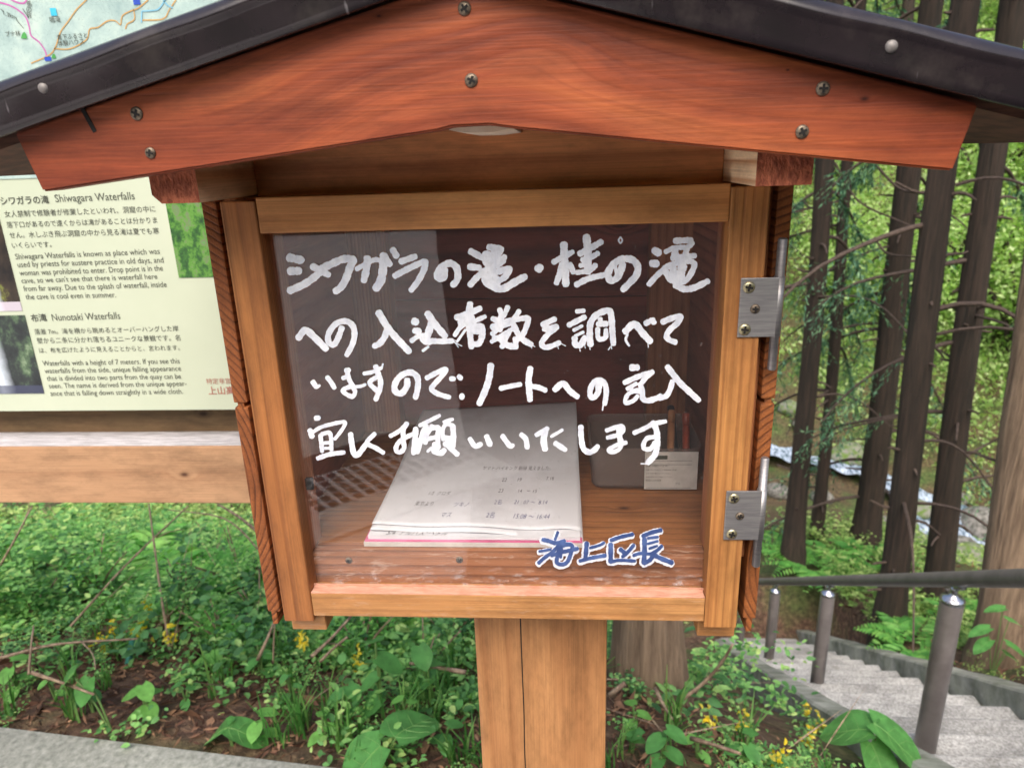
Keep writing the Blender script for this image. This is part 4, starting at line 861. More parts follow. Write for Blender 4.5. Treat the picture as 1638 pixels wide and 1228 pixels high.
sloped('stair_kerb', .70, .13, .20, .46, 5.9, .5, M['kerb_mossy']); sloped('stair_edge', -.22, .125, .115, .50, 5.7, .55, M['kerb_mossy'])

# ================================================================== handrail
hr = empty('handrail', tuple(P0), 'dark handrail on round grey metal posts running down beside the concrete stairs', 'handrail')
RT = .765
pA = P0+PD*(-1.25)+np.array([0, 0, RT]); pB = P0+PD*4.6+np.array([0, 0, RT])
mb = MB(); mb.tube([pA+(pB-pA)*t for t in np.linspace(0, 1, 24)], .0265, 16); mb.done('rail', [M['rail_dark']], hr)
for y in (.55, 1.546, 2.782, 3.912, 5.05):
    c = P0+PD*(y-P0[1])
    mb = MB(); mb.lathe([(.036, -.12), (.036, .675), (.0355, .678)], tuple(c), 'Z', 22); ps = mb.done('post', [M['rail_metal']], hr)
    mb = MB(); mb.lathe([(.0375, .6785), (.0382, .683), (.0375, .690), (.030, .698), (.014, .704), (.012, .72), (.013, .738)], tuple(c), 'Z', 22)
    mb.tube([c+np.array([0, 0, .735])+PD*q for q in (-.05, .05)], .011, 8); mb.done('cap', [M['chrome']], ps)

# ================================================================== vegetation generators
def frames(n, up=.5):
    d = rng.normal(size=(n, 3)); d[:, 2] = d[:, 2]*.6+up; return d/np.linalg.norm(d, axis=1, keepdims=True)
def leaves(C, D, L, W, hexa=False, fold=.25, N_=None):
    """C base points, D unit directions, L lengths, W widths -> verts, quads"""
    n = len(C); L = np.broadcast_to(L, n)[:, None]; W = np.broadcast_to(W, n)[:, None]
    r = rng.normal(size=(n, 3)) if N_ is None else N_+rng.normal(size=(n, 3))*.35
    s = np.cross(D, r); s /= np.linalg.norm(s, axis=1, keepdims=True)+1e-9; nn = np.cross(s, D)
    if not hexa:
        V = np.stack([C, C+D*L*.45+s*W*.5+nn*W*fold, C+D*L, C+D*L*.45-s*W*.5+nn*W*fold], 1).reshape(-1, 3)
        return V, np.arange(n*4).reshape(n, 4)
    V = np.stack([C, C+D*L*.28+s*W*.46+nn*W*fold, C+D*L*.68+s*W*.40+nn*W*fold, C+D*L-nn*W*.15, C+D*L*.68-s*W*.40+nn*W*fold, C+D*L*.28-s*W*.46+nn*W*fold], 1).reshape(-1, 3)
    b = np.arange(n)[:, None]*6
    F = np.concatenate([b+np.array([[0, 1, 2, 3]]), b+np.array([[0, 3, 4, 5]])], 1).reshape(-1, 4)
    return V, F
def cat(parts):
    V = []; F = []; b = 0
    for v, f in parts: V.append(v); F.append(np.asarray(f)+b); b += len(v)
    return np.concatenate(V), np.concatenate(F)
def sprig(nst=4, L=.16, leaf=.018, npl=14, spread=.9):
    """small herb: arching stems with divided leaves near their ends"""
    C = []; D = []; l = []
    for k in range(nst):
        a = rng.uniform(0, 6.28); h = L*rng.uniform(.6, 1.1); dirx = np.array([math.cos(a), math.sin(a), 0])
        for j in range(npl):
            tt = rng.uniform(.45, 1.05); p = dirx*h*spread*tt**1.6*.8+np.array([0, 0, h*(tt-.28*tt*tt)])
            p = p+rng.normal(size=3)*leaf*.9; b = rng.uniform(0, 6.28)
            d = np.array([math.cos(b), math.sin(b), rng.uniform(-.15, .45)]); C.append(p); D.append(d/np.linalg.norm(d)); l.append(leaf*rng.uniform(.7, 1.3))
    C = np.array(C); D = np.array(D); l = np.array(l)
    return leaves(C, D, l, l*rng.uniform(.42, .7), True, .12, np.array([0, 0, 1.]))
def stamp(protos, P, S_, hz=True):
    out = []; which = rng.integers(0, len(protos), len(P))
    for k, (v, f) in enumerate(protos):
        I = np.where(which == k)[0]
        if len(I) == 0: continue
        a = rng.uniform(0, 6.28, len(I)); ca, sa = np.cos(a)[:, None], np.sin(a)[:, None]; s = S_[I][:, None]
        X = (v[None, :, 0]*ca-v[None, :, 1]*sa)*s+P[I, 0][:, None]; Y = (v[None, :, 0]*sa+v[None, :, 1]*ca)*s+P[I, 1][:, None]; Z = v[None, :, 2]*s+P[I, 2][:, None]
        VV = np.stack([X, Y, Z], -1).reshape(-1, 3); FF = (f[None]+(np.arange(len(I))*len(v))[:, None, None]).reshape(-1, 4); out.append((VV, FF))
    return cat(out)
def in_stairs(x, y, a=-.34, b=.98):
    sx = P0[0]+(y-P0[1])*PD[0]; return (x > sx+a) & (x < sx+b) & (y > .2) & (y < 8.6)
def scatter(n, x0, x1, y0, y1, dens=None):
    x = rng.uniform(x0, x1, n); y = rng.uniform(y0, y1, n)
    ok = (y > edge(x)+.03) & ~in_stairs(x, y) & ~((y > 1.12) & in_stairs(x, y, -.85, .5) & (rng.uniform(size=n) > .10)) & ~in_stairs(x, y, -.5, .5)
    if dens is not None: ok &= rng.uniform(size=n) < dens(x, y)
    x, y = x[ok], y[ok]; return np.c_[x, y, H(x, y)]
def patchy(x, y): return .5+.5*np.sin(x*3.1+1.7*np.sin(y*2.3))*np.sin(y*3.7+1.3*np.sin(x*2.9))
def stuff(name, VF, mat): return kind(put(name, mesh_np(name, VF[0], VF[1], [mat])), 'stuff')
# near bank: sparse by the kerb, dense further down
def near_d(x, y):
    q = y-edge(x); d = np.clip((q-.16)/.6, .07, 1)*np.clip(patchy(x*1.6, y*1.6)*1.5-.25, .05, 1)
    tr = np.hypot(x-.32, y-1.43); d = np.where((tr < .42), d*.12, d)
    right = (x > .45) & (x < .98) & (q < .36); d = np.where((x > .1) & (q > .36), d*.2, d); d = np.where(right, np.maximum(d, .55), d); d = d*.62
    mid = (x > .05) & (x < .45) & (q < .7); d = np.where(mid, d*.35, d); return d
pro_small = [sprig(5, .085, (.011, .017, .028)[i % 3], (18, 13, 6)[i % 3]) for i in range(9)]; pro_mid = [sprig(6, .17, (.013, .022, .036)[i % 3], (28, 18, 9)[i % 3]) for i in range(9)]
P = scatter(5600, -2.0, 1.3, .62, 2.1, near_d); stuff('ground_cover', stamp(pro_small, P, rng.uniform(.6, 1.25, len(P))*np.where(P[:, 0] > .2, .62, 1)), M['leaf'])
P = scatter(2500, -3.2, 1.4, 1.15, 4.2, lambda x, y: np.clip((y-1.0)/.6, 0, 1)*np.clip(patchy(x*1.4, y*1.4)*1.6-.5, .04, 1)*.6); stuff('ground_cover', stamp(pro_mid, P, rng.uniform(.7, 1.5, len(P))), M['leaf_dark'])
P = scatter(900, -3.2, 1.2, 1.35, 4.5, lambda x, y: np.clip(patchy(x*1.2+2, y*1.1)*1.6-.6, 0, 1)*.6); P[:, 2] += .02; stuff('ground_cover', stamp([sprig(7, .34, .016+.008*(i % 2), 44-16*(i % 2), .75) for i in range(6)], P, rng.uniform(.8, 1.4, len(P))), M['leaf'])
P = scatter(5000, -6, 10, 3.8, 10, lambda x, y: np.where(x < 1.6, .8*np.clip(patchy(x*1.1, y*1.1)*1.5-.5, .03, 1), .35*np.clip(patchy(x*.8, y*.8)*1.4-.3, .05, 1))); stuff('ground_cover', stamp([sprig(5, .28, .05, 10) for _ in range(6)], P, rng.uniform(.6, 1.4, len(P))), M['moss'])
P = scatter(2600, 2.2, 6, 1.2, 5.6, lambda x, y: np.clip(patchy(x*1.1, y*1.1)*1.3-.35, .04, 1)); stuff('ground_cover', stamp(pro_mid, P, rng.uniform(.6, 1.3, len(P))), M['moss'])
# far bank beyond the stream
x = rng.uniform(-8, 24, 26000); y = rng.uniform(9, 34, 26000); z = H(x, y)
stream_y = lambda x: np.interp(x, [-8, 0, 3.4, 4.88, 5.62, 6.2, 6.4, 6.56, 7.4, 9, 12], [14, 13, 12.2, 11.69, 11.3, 10.63, 10.0, 9.5, 8.4, 7.2, 6.5])
ok = (y > stream_y(x)+.9) & (rng.uniform(size=len(x)) < np.clip((x-4.5+(y-11)*.45)/4.5, .06, 1)*(.35+.65*patchy(x*.45, y*.4))); P = np.c_[x, y, z][ok]
def mound(n=40, R=.55, leaf=.10):
    d = frames(n, .55); p = d*R*rng.uniform(.55, 1, (n, 1))*np.array([1, 1, .8]); dd = d+rng.normal(size=(n, 3))*.5; dd /= np.linalg.norm(dd, axis=1, keepdims=True)
    l = leaf*rng.uniform(.6, 1.4, n); return leaves(p, dd, l, l*.55)
mounds = [mound() for _ in range(8)]
k = rng.uniform(size=len(P)) < .6
stuff('hillside_undergrowth', stamp(mounds, P[k], rng.uniform(.5, 1.3, k.sum())), M['bright'])
stuff('hillside_undergrowth', stamp(mounds, P[~k], rng.uniform(.5, 1.2, (~k).sum())), M['moss'])
x = rng.uniform(-34, 34, 9000); y = rng.uniform(-44, -16, 9000); P = np.c_[x, y, H(x, y)]  # growth on the added hill behind the viewer, keeps low sky light off the box
stuff('hillside_undergrowth', stamp([mound(40, 1.3, .3) for _ in range(5)], P, rng.uniform(.5, 1.5, len(P))), M['needle'])
# needle litter and chips on the bare soil
P = scatter(22000, -2.2, 1.4, .62, 2.6); P[:, 2] += rng.uniform(.002, .014, len(P)); d = frames(len(P), .05); d[:, 2] *= .25; d /= np.linalg.norm(d, axis=1, keepdims=True)
l = rng.uniform(.008, .05, len(P)); big_ = rng.uniform(size=len(P)) < .06; l[big_] *= 1.6; stuff('leaf_litter', leaves(P, d, l, np.where(big_, l*.35, np.minimum(l*.3, .007)), False, .4), M['litter'])
P = scatter(9000, -3.5, 8, 2.0, 9); P[:, 2] += .01; d = frames(len(P), .05); l = rng.uniform(.03, .12, len(P)); stuff('leaf_litter', leaves(P, d, l, l*.22, False, .3), M['litter'])
P = scatter(420, -2.4, 1.2, .9, 3.4); d = frames(len(P), .5); d[:, 2] = np.abs(d[:, 2])*.8+.1; d /= np.linalg.norm(d, axis=1, keepdims=True); l = rng.uniform(.12, .45, len(P)); stuff('dry_stalks', leaves(P, d, l, .0045, False, .3), M['twig'])
# grass tufts
def tuft(n=16, L=.14):
    a = rng.uniform(0, 6.28, n); lean = rng.uniform(.1, .7, n); parts = []
    C0 = np.c_[rng.normal(size=n)*.012, rng.normal(size=n)*.012, np.zeros(n)]; D0 = np.c_[np.cos(a)*lean*.5, np.sin(a)*lean*.5, np.ones(n)]; D0 /= np.linalg.norm(D0, axis=1, keepdims=True)
    D1 = np.c_[np.cos(a)*lean, np.sin(a)*lean, np.ones(n)*.45]; D1 /= np.linalg.norm(D1, axis=1, keepdims=True); l = L*rng.uniform(.5, 1.1, n)[:, None]
    s = np.c_[-np.sin(a), np.cos(a), np.zeros(n)]*.0026; A = C0; B = C0+D0*l*.55; E = B+D1*l*.5
    V = np.stack([A-s, A+s, B+s, B-s, E+s*.15, E-s*.15], 1).reshape(-1, 3); b = np.arange(n)[:, None]*6
    return V, np.concatenate([b+np.array([[0, 1, 2, 3]]), b+np.array([[3, 2, 4, 5]])], 1).reshape(-1, 4)
P = scatter(330, -1.6, 1.3, .66, 1.6, lambda x, y: np.where((x > -.75) & (x < -.1), 1, .25)); stuff('grass', stamp([tuft(14) for _ in range(5)], P, rng.uniform(.6, 1.2, len(P))), M['grass'])

# ================================================================== plants one can pick out
def broad_leaf(c, d, up, L, W, droop=.3, nseg=9, notch=True):
    """heart shaped leaf blade: base point, direction, normal -> verts, quads"""
    c = np.array(c, float); d = np.array(d, float); d /= np.linalg.norm(d); s = np.cross(d, up); s /= np.linalg.norm(s); n = np.cross(s, d); V = []; F = []
    for i in range(nseg+1):
        t = i/nseg; half = W*.5*(math.sin(math.pi*min(1, (t*.86+.14)))**.75 if t < 1 else 0)
        mid = c+d*L*(t-.10*(1 if notch else 0))-n*droop*L*t*t
        for j, q in enumerate((-1, -.5, 0, .5, 1)):
            back = -d*L*.13*abs(q)*(1-t)**3 if notch else 0
            V.append(mid+s*half*q+n*(abs(q)*.16*half+.012*L*math.sin(9*t+5*q))+back)
    for i in range(nseg):
        for j in range(4): F.append((i*5+j, i*5+j+1, (i+1)*5+j+1, (i+1)*5+j))
    return np.array(V), F
def plant_broad(base, lv, label, group=None, mat='leaf_big', nm='broad_leaf_plant', cat_='plant'):
    base = np.array(base); root = empty(nm, tuple(base), label, cat_, group)
    for (tip, L, W, az, tilt) in lv:
        tip = np.array(tip); mid = base*.5+tip*.5+np.array([0, 0, .02])
        mb = MB(); mb.tube(smooth_line([base-np.array([0, 0, .02]), mid, tip], .03), .0028, 6); mb.done('stem', [M['stem']], root)
        d = np.array([math.cos(az), math.sin(az), -math.sin(tilt)]); V, F = broad_leaf(tip, d, (0, 0, 1), L, W, .22); o = put('leaf', mesh_np('leaf', V, F, [M[mat]], True), root)
        if L > .085:
            VV = []; FF = []; G_ = V.reshape(-1, 5, 3)
            def vein(P_, r0):
                A, c = tube_np(P_, [r0*.7*(1-.7*i/len(P_)) for i in range(len(P_))], 5, False); b_ = len(VV); VV.extend(tuple(x) for x in A); FF.extend(tuple(i+b_ for i in g) for g in c)
            up_ = np.array([0, 0, .0006]); vein([G_[i, 2]+up_ for i in range(10)], .0016)
            for i in (0, 2, 4, 6):
                for s_ in (0, 4): vein([G_[i, 2]+up_, G_[i+1, 1 if s_ == 0 else 3]+up_, G_[min(i+2, 9), s_]*.85+G_[min(i+2, 9), 2]*.15+up_*1.5], .0010)
            put('veins', mesh_np('veins', VV, FF, [M['vein']]), o)
def pl(u, v, spec, label, h=.12, group=None, nm='broad_leaf_plant', mat='leaf_big'):
    """plant whose foot is at photo pixel (u,v); spec: leaf offsets (dx, dy, dz, length, width, azimuth, tilt)"""
    b = hit(u, v); plant_broad(b, [((b[0]+dx, b[1]+dy, b[2]+dz), L, W, rad(az), rad(ti)) for dx, dy, dz, L, W, az, ti in spec], label, group, mat, nm)
pl(1385, 1235, [(-.02, .0, .17, .17, .17, 150, 25), (.02, .0, .18, .20, .14, -25, 30), (.0, -.02, .12, .16, .11, -75, 40)], 'large glossy three leaved plant at the foot of the nearest rail post')
pl(615, 1235, [(-.01, -.01, .08, .13, .14, 215, 30), (.04, .02, .10, .15, .13, 60, 10)], 'plant with two big round pale leaves at the kerb, just left of the box post')
pl(372, 1195, [(-.01, .0, .06, .09, .09, 170, 35), (.01, .0, .06, .11, .09, 10, 30)], 'broad dark leaved plant at the kerb with a pointed and a round leaf')
pl(612, 1150, [(-.005, 0, .14, .07, .06, 190, 30), (.01, 0, .20, .08, .07, 0, 25), (0, .01, .25, .07, .06, 120, 20), (.0, 0, .07, .08, .08, 200, 30)], 'tall stemmed plant with leaves in tiers standing left of the box post')
pl(182, 1172, [(-.10, .03, .16, .09, .08, 200, 55), (-.06, .03, .14, .07, .06, 260, 60)], 'arching green stem with two drooping blue green leaves near the kerb')
pl(690, 1130, [(0, 0, .15, .08, .08, 60, 20), (.01, 0, .10, .07, .07, 180, 30), (-.02, 0, .20, .07, .06, 300, 30)], 'leafy stem with pale rounded leaves close beside the box post')
pl(1010, 1205, [(0, 0, .05, .05, .05, 30, 15), (.02, 0, .06, .05, .05, 150, 20)], 'low plant with two small round bright leaves right of the box post')
pl(1585, 1085, [(-.08, 0, .36, .13, .08, 180, 20), (.03, 0, .42, .12, .08, 10, 20), (-.06, 0, .27, .13, .08, 200, 25), (.06, 0, .25, .13, .08, -20, 25), (.06, 0, .18, .12, .08, 0, 30), (-.02, 0, .50, .11, .07, 170, 10)], 'young shrub with tiers of oval leaves in front of the pale trunk')
pl(1252, 1120, [(-.05, 0, .14, .07, .06, 190, 20), (.03, 0, .19, .07, .06, 20, 10), (.07, 0, .15, .08, .06, 0, 20), (-.02, 0, .22, .07, .06, 120, 10), (.0, 0, .12, .07, .06, 260, 20)], 'upright leafy herb growing at the concrete stair edge')
pl(60, 985, [(0, 0, .2, .12, .06, 170, 20), (.05, 0, .26, .1, .05, 20, 30), (-.05, 0, .3, .1, .06, 150, 10)], 'light green leafy branch at the left side under the sign beam')
for i, (u, v) in enumerate(((90, 1120), (150, 1140), (240, 1150), (300, 1130), (420, 1190), (470, 1130), (520, 1185), (560, 1140), (655, 1175), (715, 1200), (690, 1090), (420, 1085), (340, 1075), (110, 1060), (30, 1110), (740, 1150), (1015, 1175), (1060, 1225), (1115, 1215), (1190, 1225))):
    s = .028+.014*(i*7 % 5)/2; k = i*1.7
    pl(u, v, [(.012*math.cos(k+j*2.1), .012*math.sin(k+j*2.1), .03+.022*j, s, s*.8, math.degrees(k+j*2.1), 12) for j in range(3+i % 3)], 'little round leaved seedling on the litter behind the kerb', .1, 'seedlings on the litter behind the kerb', 'seedling', 'leaf_big' if i % 2 else 'leaf_fern')
def fern(base, nf, L, label, group=None):
    base = np.array(base); root = empty('fern', tuple(base), label, 'fern', group); parts = []
    for k in range(nf):
        a = 6.28*k/nf+rng.uniform(-.3, .3); l = L*rng.uniform(.75, 1.15); dx = np.array([math.cos(a), math.sin(a), 0]); pts = [base+dx*l*t*.9+np.array([0, 0, l*(.75*t-.62*t*t)]) for t in np.linspace(0, 1, 15)]
        C = []; D = []; l_ = []
        for i in range(2, 15):
            tg = pts[i]-pts[i-1]; tg /= np.linalg.norm(tg); sd = np.array([-dx[1], dx[0], 0]); w_ = l*.26*math.sin(math.pi*(i/15)**.7)+.008
            for s in (-1, 1):
                d = sd*s+tg*.45; C.append(pts[i]); D.append(d/np.linalg.norm(d)); l_.append(w_)
        parts.append(leaves(np.array(C), np.array(D), np.array(l_), np.maximum(np.array(l_)*.3, l*.035), True, .1, np.array([0, 0, 1.])))
    V, F = cat(parts); put('fronds', mesh_np('fronds', V, F, [M['leaf_fern']]), root)
fern(hit(1300, 915), 12, .62, 'bright green fern clump behind the handrail, below the darkest slim trunk')
fern(hit(1235, 880), 9, .45, 'small bright fern beside the lower door hinge')
fern(hit(1455, 1040), 11, .46, 'pale fern by the stair kerb between the two slender trunks')
fern(hit(1545, 1000), 9, .42, 'fern growing left of the pale brown trunk')
fern(hit(1395, 905), 9, .5, 'fern at the foot of the leaning mid trunk, above the handrail')
for u, v in ((200, 930), (330, 900), (60, 900), (380, 960), (660, 1010), (580, 1015), (290, 960), (130, 905), (410, 920), (350, 860), (240, 860)):
    fern(hit(u, v), 9, .42, 'feathery fern among the dense green cover on the bank', 'ferns among the ground cover on the bank')
def corydalis(base, h, nfl, label, group):
    base = np.array(base); root = empty('yellow_flower_plant', tuple(base), label, 'flower', group)
    v, f = sprig(6, h*.75, .017, 13); put('foliage', mesh_np('foliage', v+base, f, [M['leaf']]), root)
    mb = MB(); top = base+np.array([.01, 0, h]); mb.tube(smooth_line([base, base*.5+top*.5+np.array([.01, 0, 0]), top], .02), .0014, 5); mb.done('stem', [M['stem']], root)
    C = top+np.c_[rng.normal(size=nfl)*.008, rng.normal(size=nfl)*.008, rng.uniform(-.055, .012, nfl)]; d = frames(nfl, -.1); v, f = leaves(C, d, rng.uniform(.014, .024, nfl), .011, True, .3); put('blossom', mesh_np('blossom', v, f, [M['flower']]), root)
for u, v, h in ((240, 1010, .13), (228, 1050, .12), (188, 1045, .11), (165, 1060, .10), (276, 1060, .13), (485, 1075, .13), (572, 1090, .10)):
    corydalis(hit(u, v), h, 20, 'small yellow flowered plant in the green cover left of the box post', 'yellow flowers left of the post')
for u, v, h in ((1125, 1190, .11), (1180, 1185, .10), (1285, 1160, .12), (1286, 1205, .10), (1236, 1240, .09), (1275, 1150, .1), (1305, 1175, .09)):
    corydalis(hit(u, v), h, 16, 'small yellow flowered plant in the green cover right of the box post', 'yellow flowers right of the post')

def shrub(base, R, label, group, mat, nst=9, leaf=.022, per=34):
    base = np.array(base); root = empty('leafy_shrub', tuple(base), label, 'shrub', group); C = []; D = []; l = []; V = []; F = []; b = 0
    for k in range(nst):
        a = rng.uniform(0, 6.28); L = R*rng.uniform(.6, 1.1); dx = np.array([math.cos(a), math.sin(a), 0]); lean = rng.uniform(.15, .75); pts = [base+dx*L*lean*t**1.4+np.array([0, 0, L*(t-.25*lean*t*t)]) for t in np.linspace(0, 1, 7)]
        A, c = tube_np(pts, [.004*(1-.8*i/7)+.001 for i in range(7)], 5, False); V += [tuple(x) for x in A]; F += [tuple(i+b for i in g) for g in c]; b += len(A)
        for j in range(per):
            t = rng.uniform(.25, 1.0)*6; i = min(int(t), 5); p = pts[i]+(pts[i+1]-pts[i])*(t-i); an = rng.uniform(0, 6.28); d = np.array([math.cos(an), math.sin(an), rng.uniform(-.1, .5)]); d /= np.linalg.norm(d); off = rng.uniform(0, .06)*R/.3; C.append(p+d*off); D.append(d); l.append(leaf*rng.uniform(.6, 1.4))
    put('stems', mesh_np('stems', V, F, [M['twig']]), root)
    v, f = leaves(np.array(C), np.array(D), np.array(l), np.array(l)*.5, True, .12, np.array([0, 0, 1.])); put('foliage', mesh_np('foliage', v, f, [M[mat]]), root)
for i, (u, v, R) in enumerate(((395, 960, .34), (345, 900, .36), (300, 985, .26), (110, 870, .34), (30, 900, .30), (215, 880, .32), (160, 960, .24), (60, 1000, .2), (420, 1010, .22), (360, 1040, .18), (620, 1040, .24), (720, 1040, .26), (580, 1060, .2), (680, 1090, .18), (20, 840, .4), (270, 850, .4), (400, 880, .42))):
    shrub(hit(u, v), R, 'fine leaved green shrub on the bank under the sign and behind the box', 'shrubs on the bank', 'leaf_fern' if i % 3 == 0 else 'leaf' if i % 3 == 1 else 'leaf_dark', 8, (.017, .024, .032)[i % 3], (60, 40, 26)[i % 3])
# ================================================================== dead stems, poles
def twig(name, px, r, label, mat='twig', cat_='twig', branches=()):
    """px: (u, v, depth) points"""
    p = [at_depth(*q) for q in px]; L = smooth_line(p, .03); n = len(L); root = empty(name, tuple(p[0]), label, cat_)
    mb = MB(); mb.tube(L, [r*(1-.45*i/n)*(1+.12*math.sin(i*1.7)) for i in range(n)], 6)
    for b_ in branches:
        q = smooth_line([at_depth(*a) for a in b_], .03); mb.tube(q, [r*.55*(1-.5*i/len(q)) for i in range(len(q))], 5)
    mb.done('stalk', [M[mat]], root); return root
twig('dead_stem', [(105, 1010, 2.35), (200, 905, 2.4), (302, 808, 2.5)], .0045, 'long pale dead stem slanting up to the right under the sign beam', branches=([(250, 860, 2.45), (272, 850, 2.46), (295, 846, 2.5)],))
twig('dead_stem', [(272, 1040, 2.25), (256, 940, 2.3), (238, 805, 2.4)], .0048, 'pale upright dead stem crossing the long slanting one')
twig('dead_stem', [(0, 905, 2.4), (25, 860, 2.4), (52, 808, 2.5)], .004, 'forked pale dead stem at the far left below the beam', branches=([(38, 835, 2.45), (45, 815, 2.5), (47, 800, 2.5)],))
twig('dead_stem', [(412, 850, 2.3), (380, 825, 2.35), (348, 806, 2.4)], .0055, 'silvery dead stick beside the left side of the box')
twig('dead_stem', [(420, 885, 2.4), (360, 830, 2.5), (270, 815, 2.7)], .0035, 'thin curved brown stem behind the silvery stick')
twig('dead_stem', [(0, 1052, 1.95), (90, 1030, 2.0), (220, 1021, 2.05)], .0045, 'long pale stick lying across the bank under the yellow flowers', branches=([(128, 1024, 2.0), (148, 1045, 1.95), (153, 1070, 1.9)],))
twig('dead_stem', [(46, 1078, 1.9), (50, 1030, 1.95), (54, 1000, 2.0)], .0036, 'short pale upright twig near the kerb at the far left')
twig('dead_stem', [(50, 1075, 1.85), (110, 1095, 1.85), (150, 1110, 1.8)], .005, 'brown stick lying on the bare soil behind the kerb')
twig('dead_stem', [(498, 1050, 2.1), (530, 1020, 2.15), (562, 985, 2.2)], .006, 'brown stick rising under the left corner of the box')
twig('dead_stem', [(512, 1058, 2.1), (535, 1035, 2.1), (556, 1018, 2.1)], .005, 'short broken brown stick leaning beside the longer one')
twig('dead_stem', [(412, 1055, 2.1), (428, 1020, 2.1), (440, 990, 2.15)], .006, 'reddish brown stalk below the left side panel', branches=([(437, 1060, 2.1), (438, 1020, 2.1), (440, 995, 2.1)],))
twig('dead_stem', [(1078, 1128, 2.05), (1125, 1092, 2.05), (1155, 1058, 2.0), (1172, 1030, 1.95)], .0062, 'bent pale dead branch leaning out from the big trunk foot')
twig('dead_stem', [(1048, 1100, 2.0), (1060, 1125, 1.95), (1075, 1150, 1.9)], .006, 'short grey stick standing at the big trunk foot')
twig('dead_stem', [(975, 1112, 2.0), (1000, 1092, 2.0)], .008, 'stubby broken branch end left of the trunk foot')
twig('dead_stem', [(745, 1075, 2.0), (690, 1065, 2.0), (655, 1060, 2.0)], .007, 'rotten brown stick on the soil left of the box post')
twig('dead_stem', [(1105, 1180, 1.75), (1140, 1190, 1.7), (1185, 1205, 1.65)], .006, 'brown fallen cedar spray among the yellow flowers')
for px, r, c, lb in (([(0, 946, 2.9), (75, 923, 2.95), (140, 903, 3.0)], .011, S(66, 150, 128), 'green plastic garden pole lying in the undergrowth at far left'), ([(162, 1012, 2.5), (240, 980, 2.6), (322, 953, 2.7)], .008, S(120, 156, 158), 'blue grey plastic pipe slanting through the undergrowth'), ([(103, 948, 2.75), (118, 920, 2.75)], .012, S(96, 176, 196), 'short light blue plastic stake end by the green pole'), ([(205, 1062, 2.2), (213, 1018, 2.25)], .010, S(60, 130, 118), 'teal plastic stake stub under the yellow flowers'), ([(115, 985, 2.6), (160, 1003, 2.55)], .007, S(130, 134, 176), 'short lilac blue pipe end behind the drooping leaves')):
    p = [at_depth(*q) for q in px]; root = empty('garden_pole', tuple(p[0]), lb, 'pole'); mb = MB(); mb.tube(p, r, 10); mb.done('pole', [plain(lb[:14], c, .4)], root)

# ================================================================== trees
def trunk_np(h, r, flare=.35, n=18, lean=(0, 0), seed=0):
    q = random.Random(seed); zs = [-.35, -.1, .0, .12, .3, .45, .6, .8, 1.0, 1.3, 1.6, 2.0, 2.4, 2.9, 3.4, 4.0, 4.6, 5.3, 6, 8, 10, h]; V = []; F = []
    for i, z in enumerate(zs):
        rr = r*(1-.72*max(z, 0)/h)*(1+flare*math.exp(-max(z, 0)/.28)); cx = lean[0]*z+.02*math.sin(z*1.1+seed); cy = lean[1]*z+.02*math.cos(z*.9+seed)
        for k in range(n):
            a = 6.283*k/n; ridge = 1+.04*math.sin(5*a+seed+z*.5)+.03*math.sin(9*a+z*1.7)+.02*math.sin(z*7+a*2+seed)+.06*math.exp(-max(z, 0)/.3)*math.sin(4*a+seed); V.append((cx+rr*ridge*math.cos(a), cy+rr*ridge*math.sin(a), z))
    for i in range(len(zs)-1):
        for k in range(n): F.append((i*n+k, i*n+(k+1) % n, (i+1)*n+(k+1) % n, (i+1)*n+k))
    return V, F
def branch_pts(h, a, L, droop, r0):
    d = np.array([math.cos(a), math.sin(a), 0]); return [np.array([0, 0, h])+d*(r0+L*t)+np.array([0, 0, .12*L*t-droop*L*t*t+.05*L*math.sin(5*t+a)]) for t in np.linspace(0, 1, 9)]
def crown_np(h0, h1, nb, Lmax, per, leaf, seed, droop=.55, away=False):
    """limbs carrying hanging sprays: short side shoots set thickly with needles"""
    C = []; D = []; l = []; br = []
    for k in range(nb):
        f = k/nb; h = h0+(h1-h0)*f; a = rng.uniform(-.2, 3.3) if away else rng.uniform(0, 6.283); L = Lmax*(1-.75*f)*rng.uniform(.6, 1.15); pts = branch_pts(h, a, L, droop*rng.uniform(.6, 1.3), .05); br.append(pts)
        for s in range(max(3, per//16)):
            t = rng.uniform(.3, 1)**.75*8; i = min(int(t), 7); p = pts[i]+(pts[i+1]-pts[i])*(t-i); tg = pts[i+1]-pts[i]; tg = tg/np.linalg.norm(tg)
            dd = tg*.7+rng.normal(size=3)*.5-np.array([0, 0, rng.uniform(.1, .8)]); dd /= np.linalg.norm(dd); sl_ = L*rng.uniform(.12, .3)+.05; m_ = 16
            q = np.linspace(0, 1, m_)[:, None]; P_ = p+dd*sl_*q-np.array([0, 0, 1.])*(q**2)*sl_*.35; dn = dd+rng.normal(size=(m_, 3))*.55-np.array([0, 0, .25]); dn /= np.linalg.norm(dn, axis=1, keepdims=True)
            C.append(P_); D.append(dn); l.append(leaf*rng.uniform(.6, 1.5, m_))
    C = np.concatenate(C); D = np.concatenate(D); l = np.concatenate(l); return leaves(C, D, l, l*.24), br
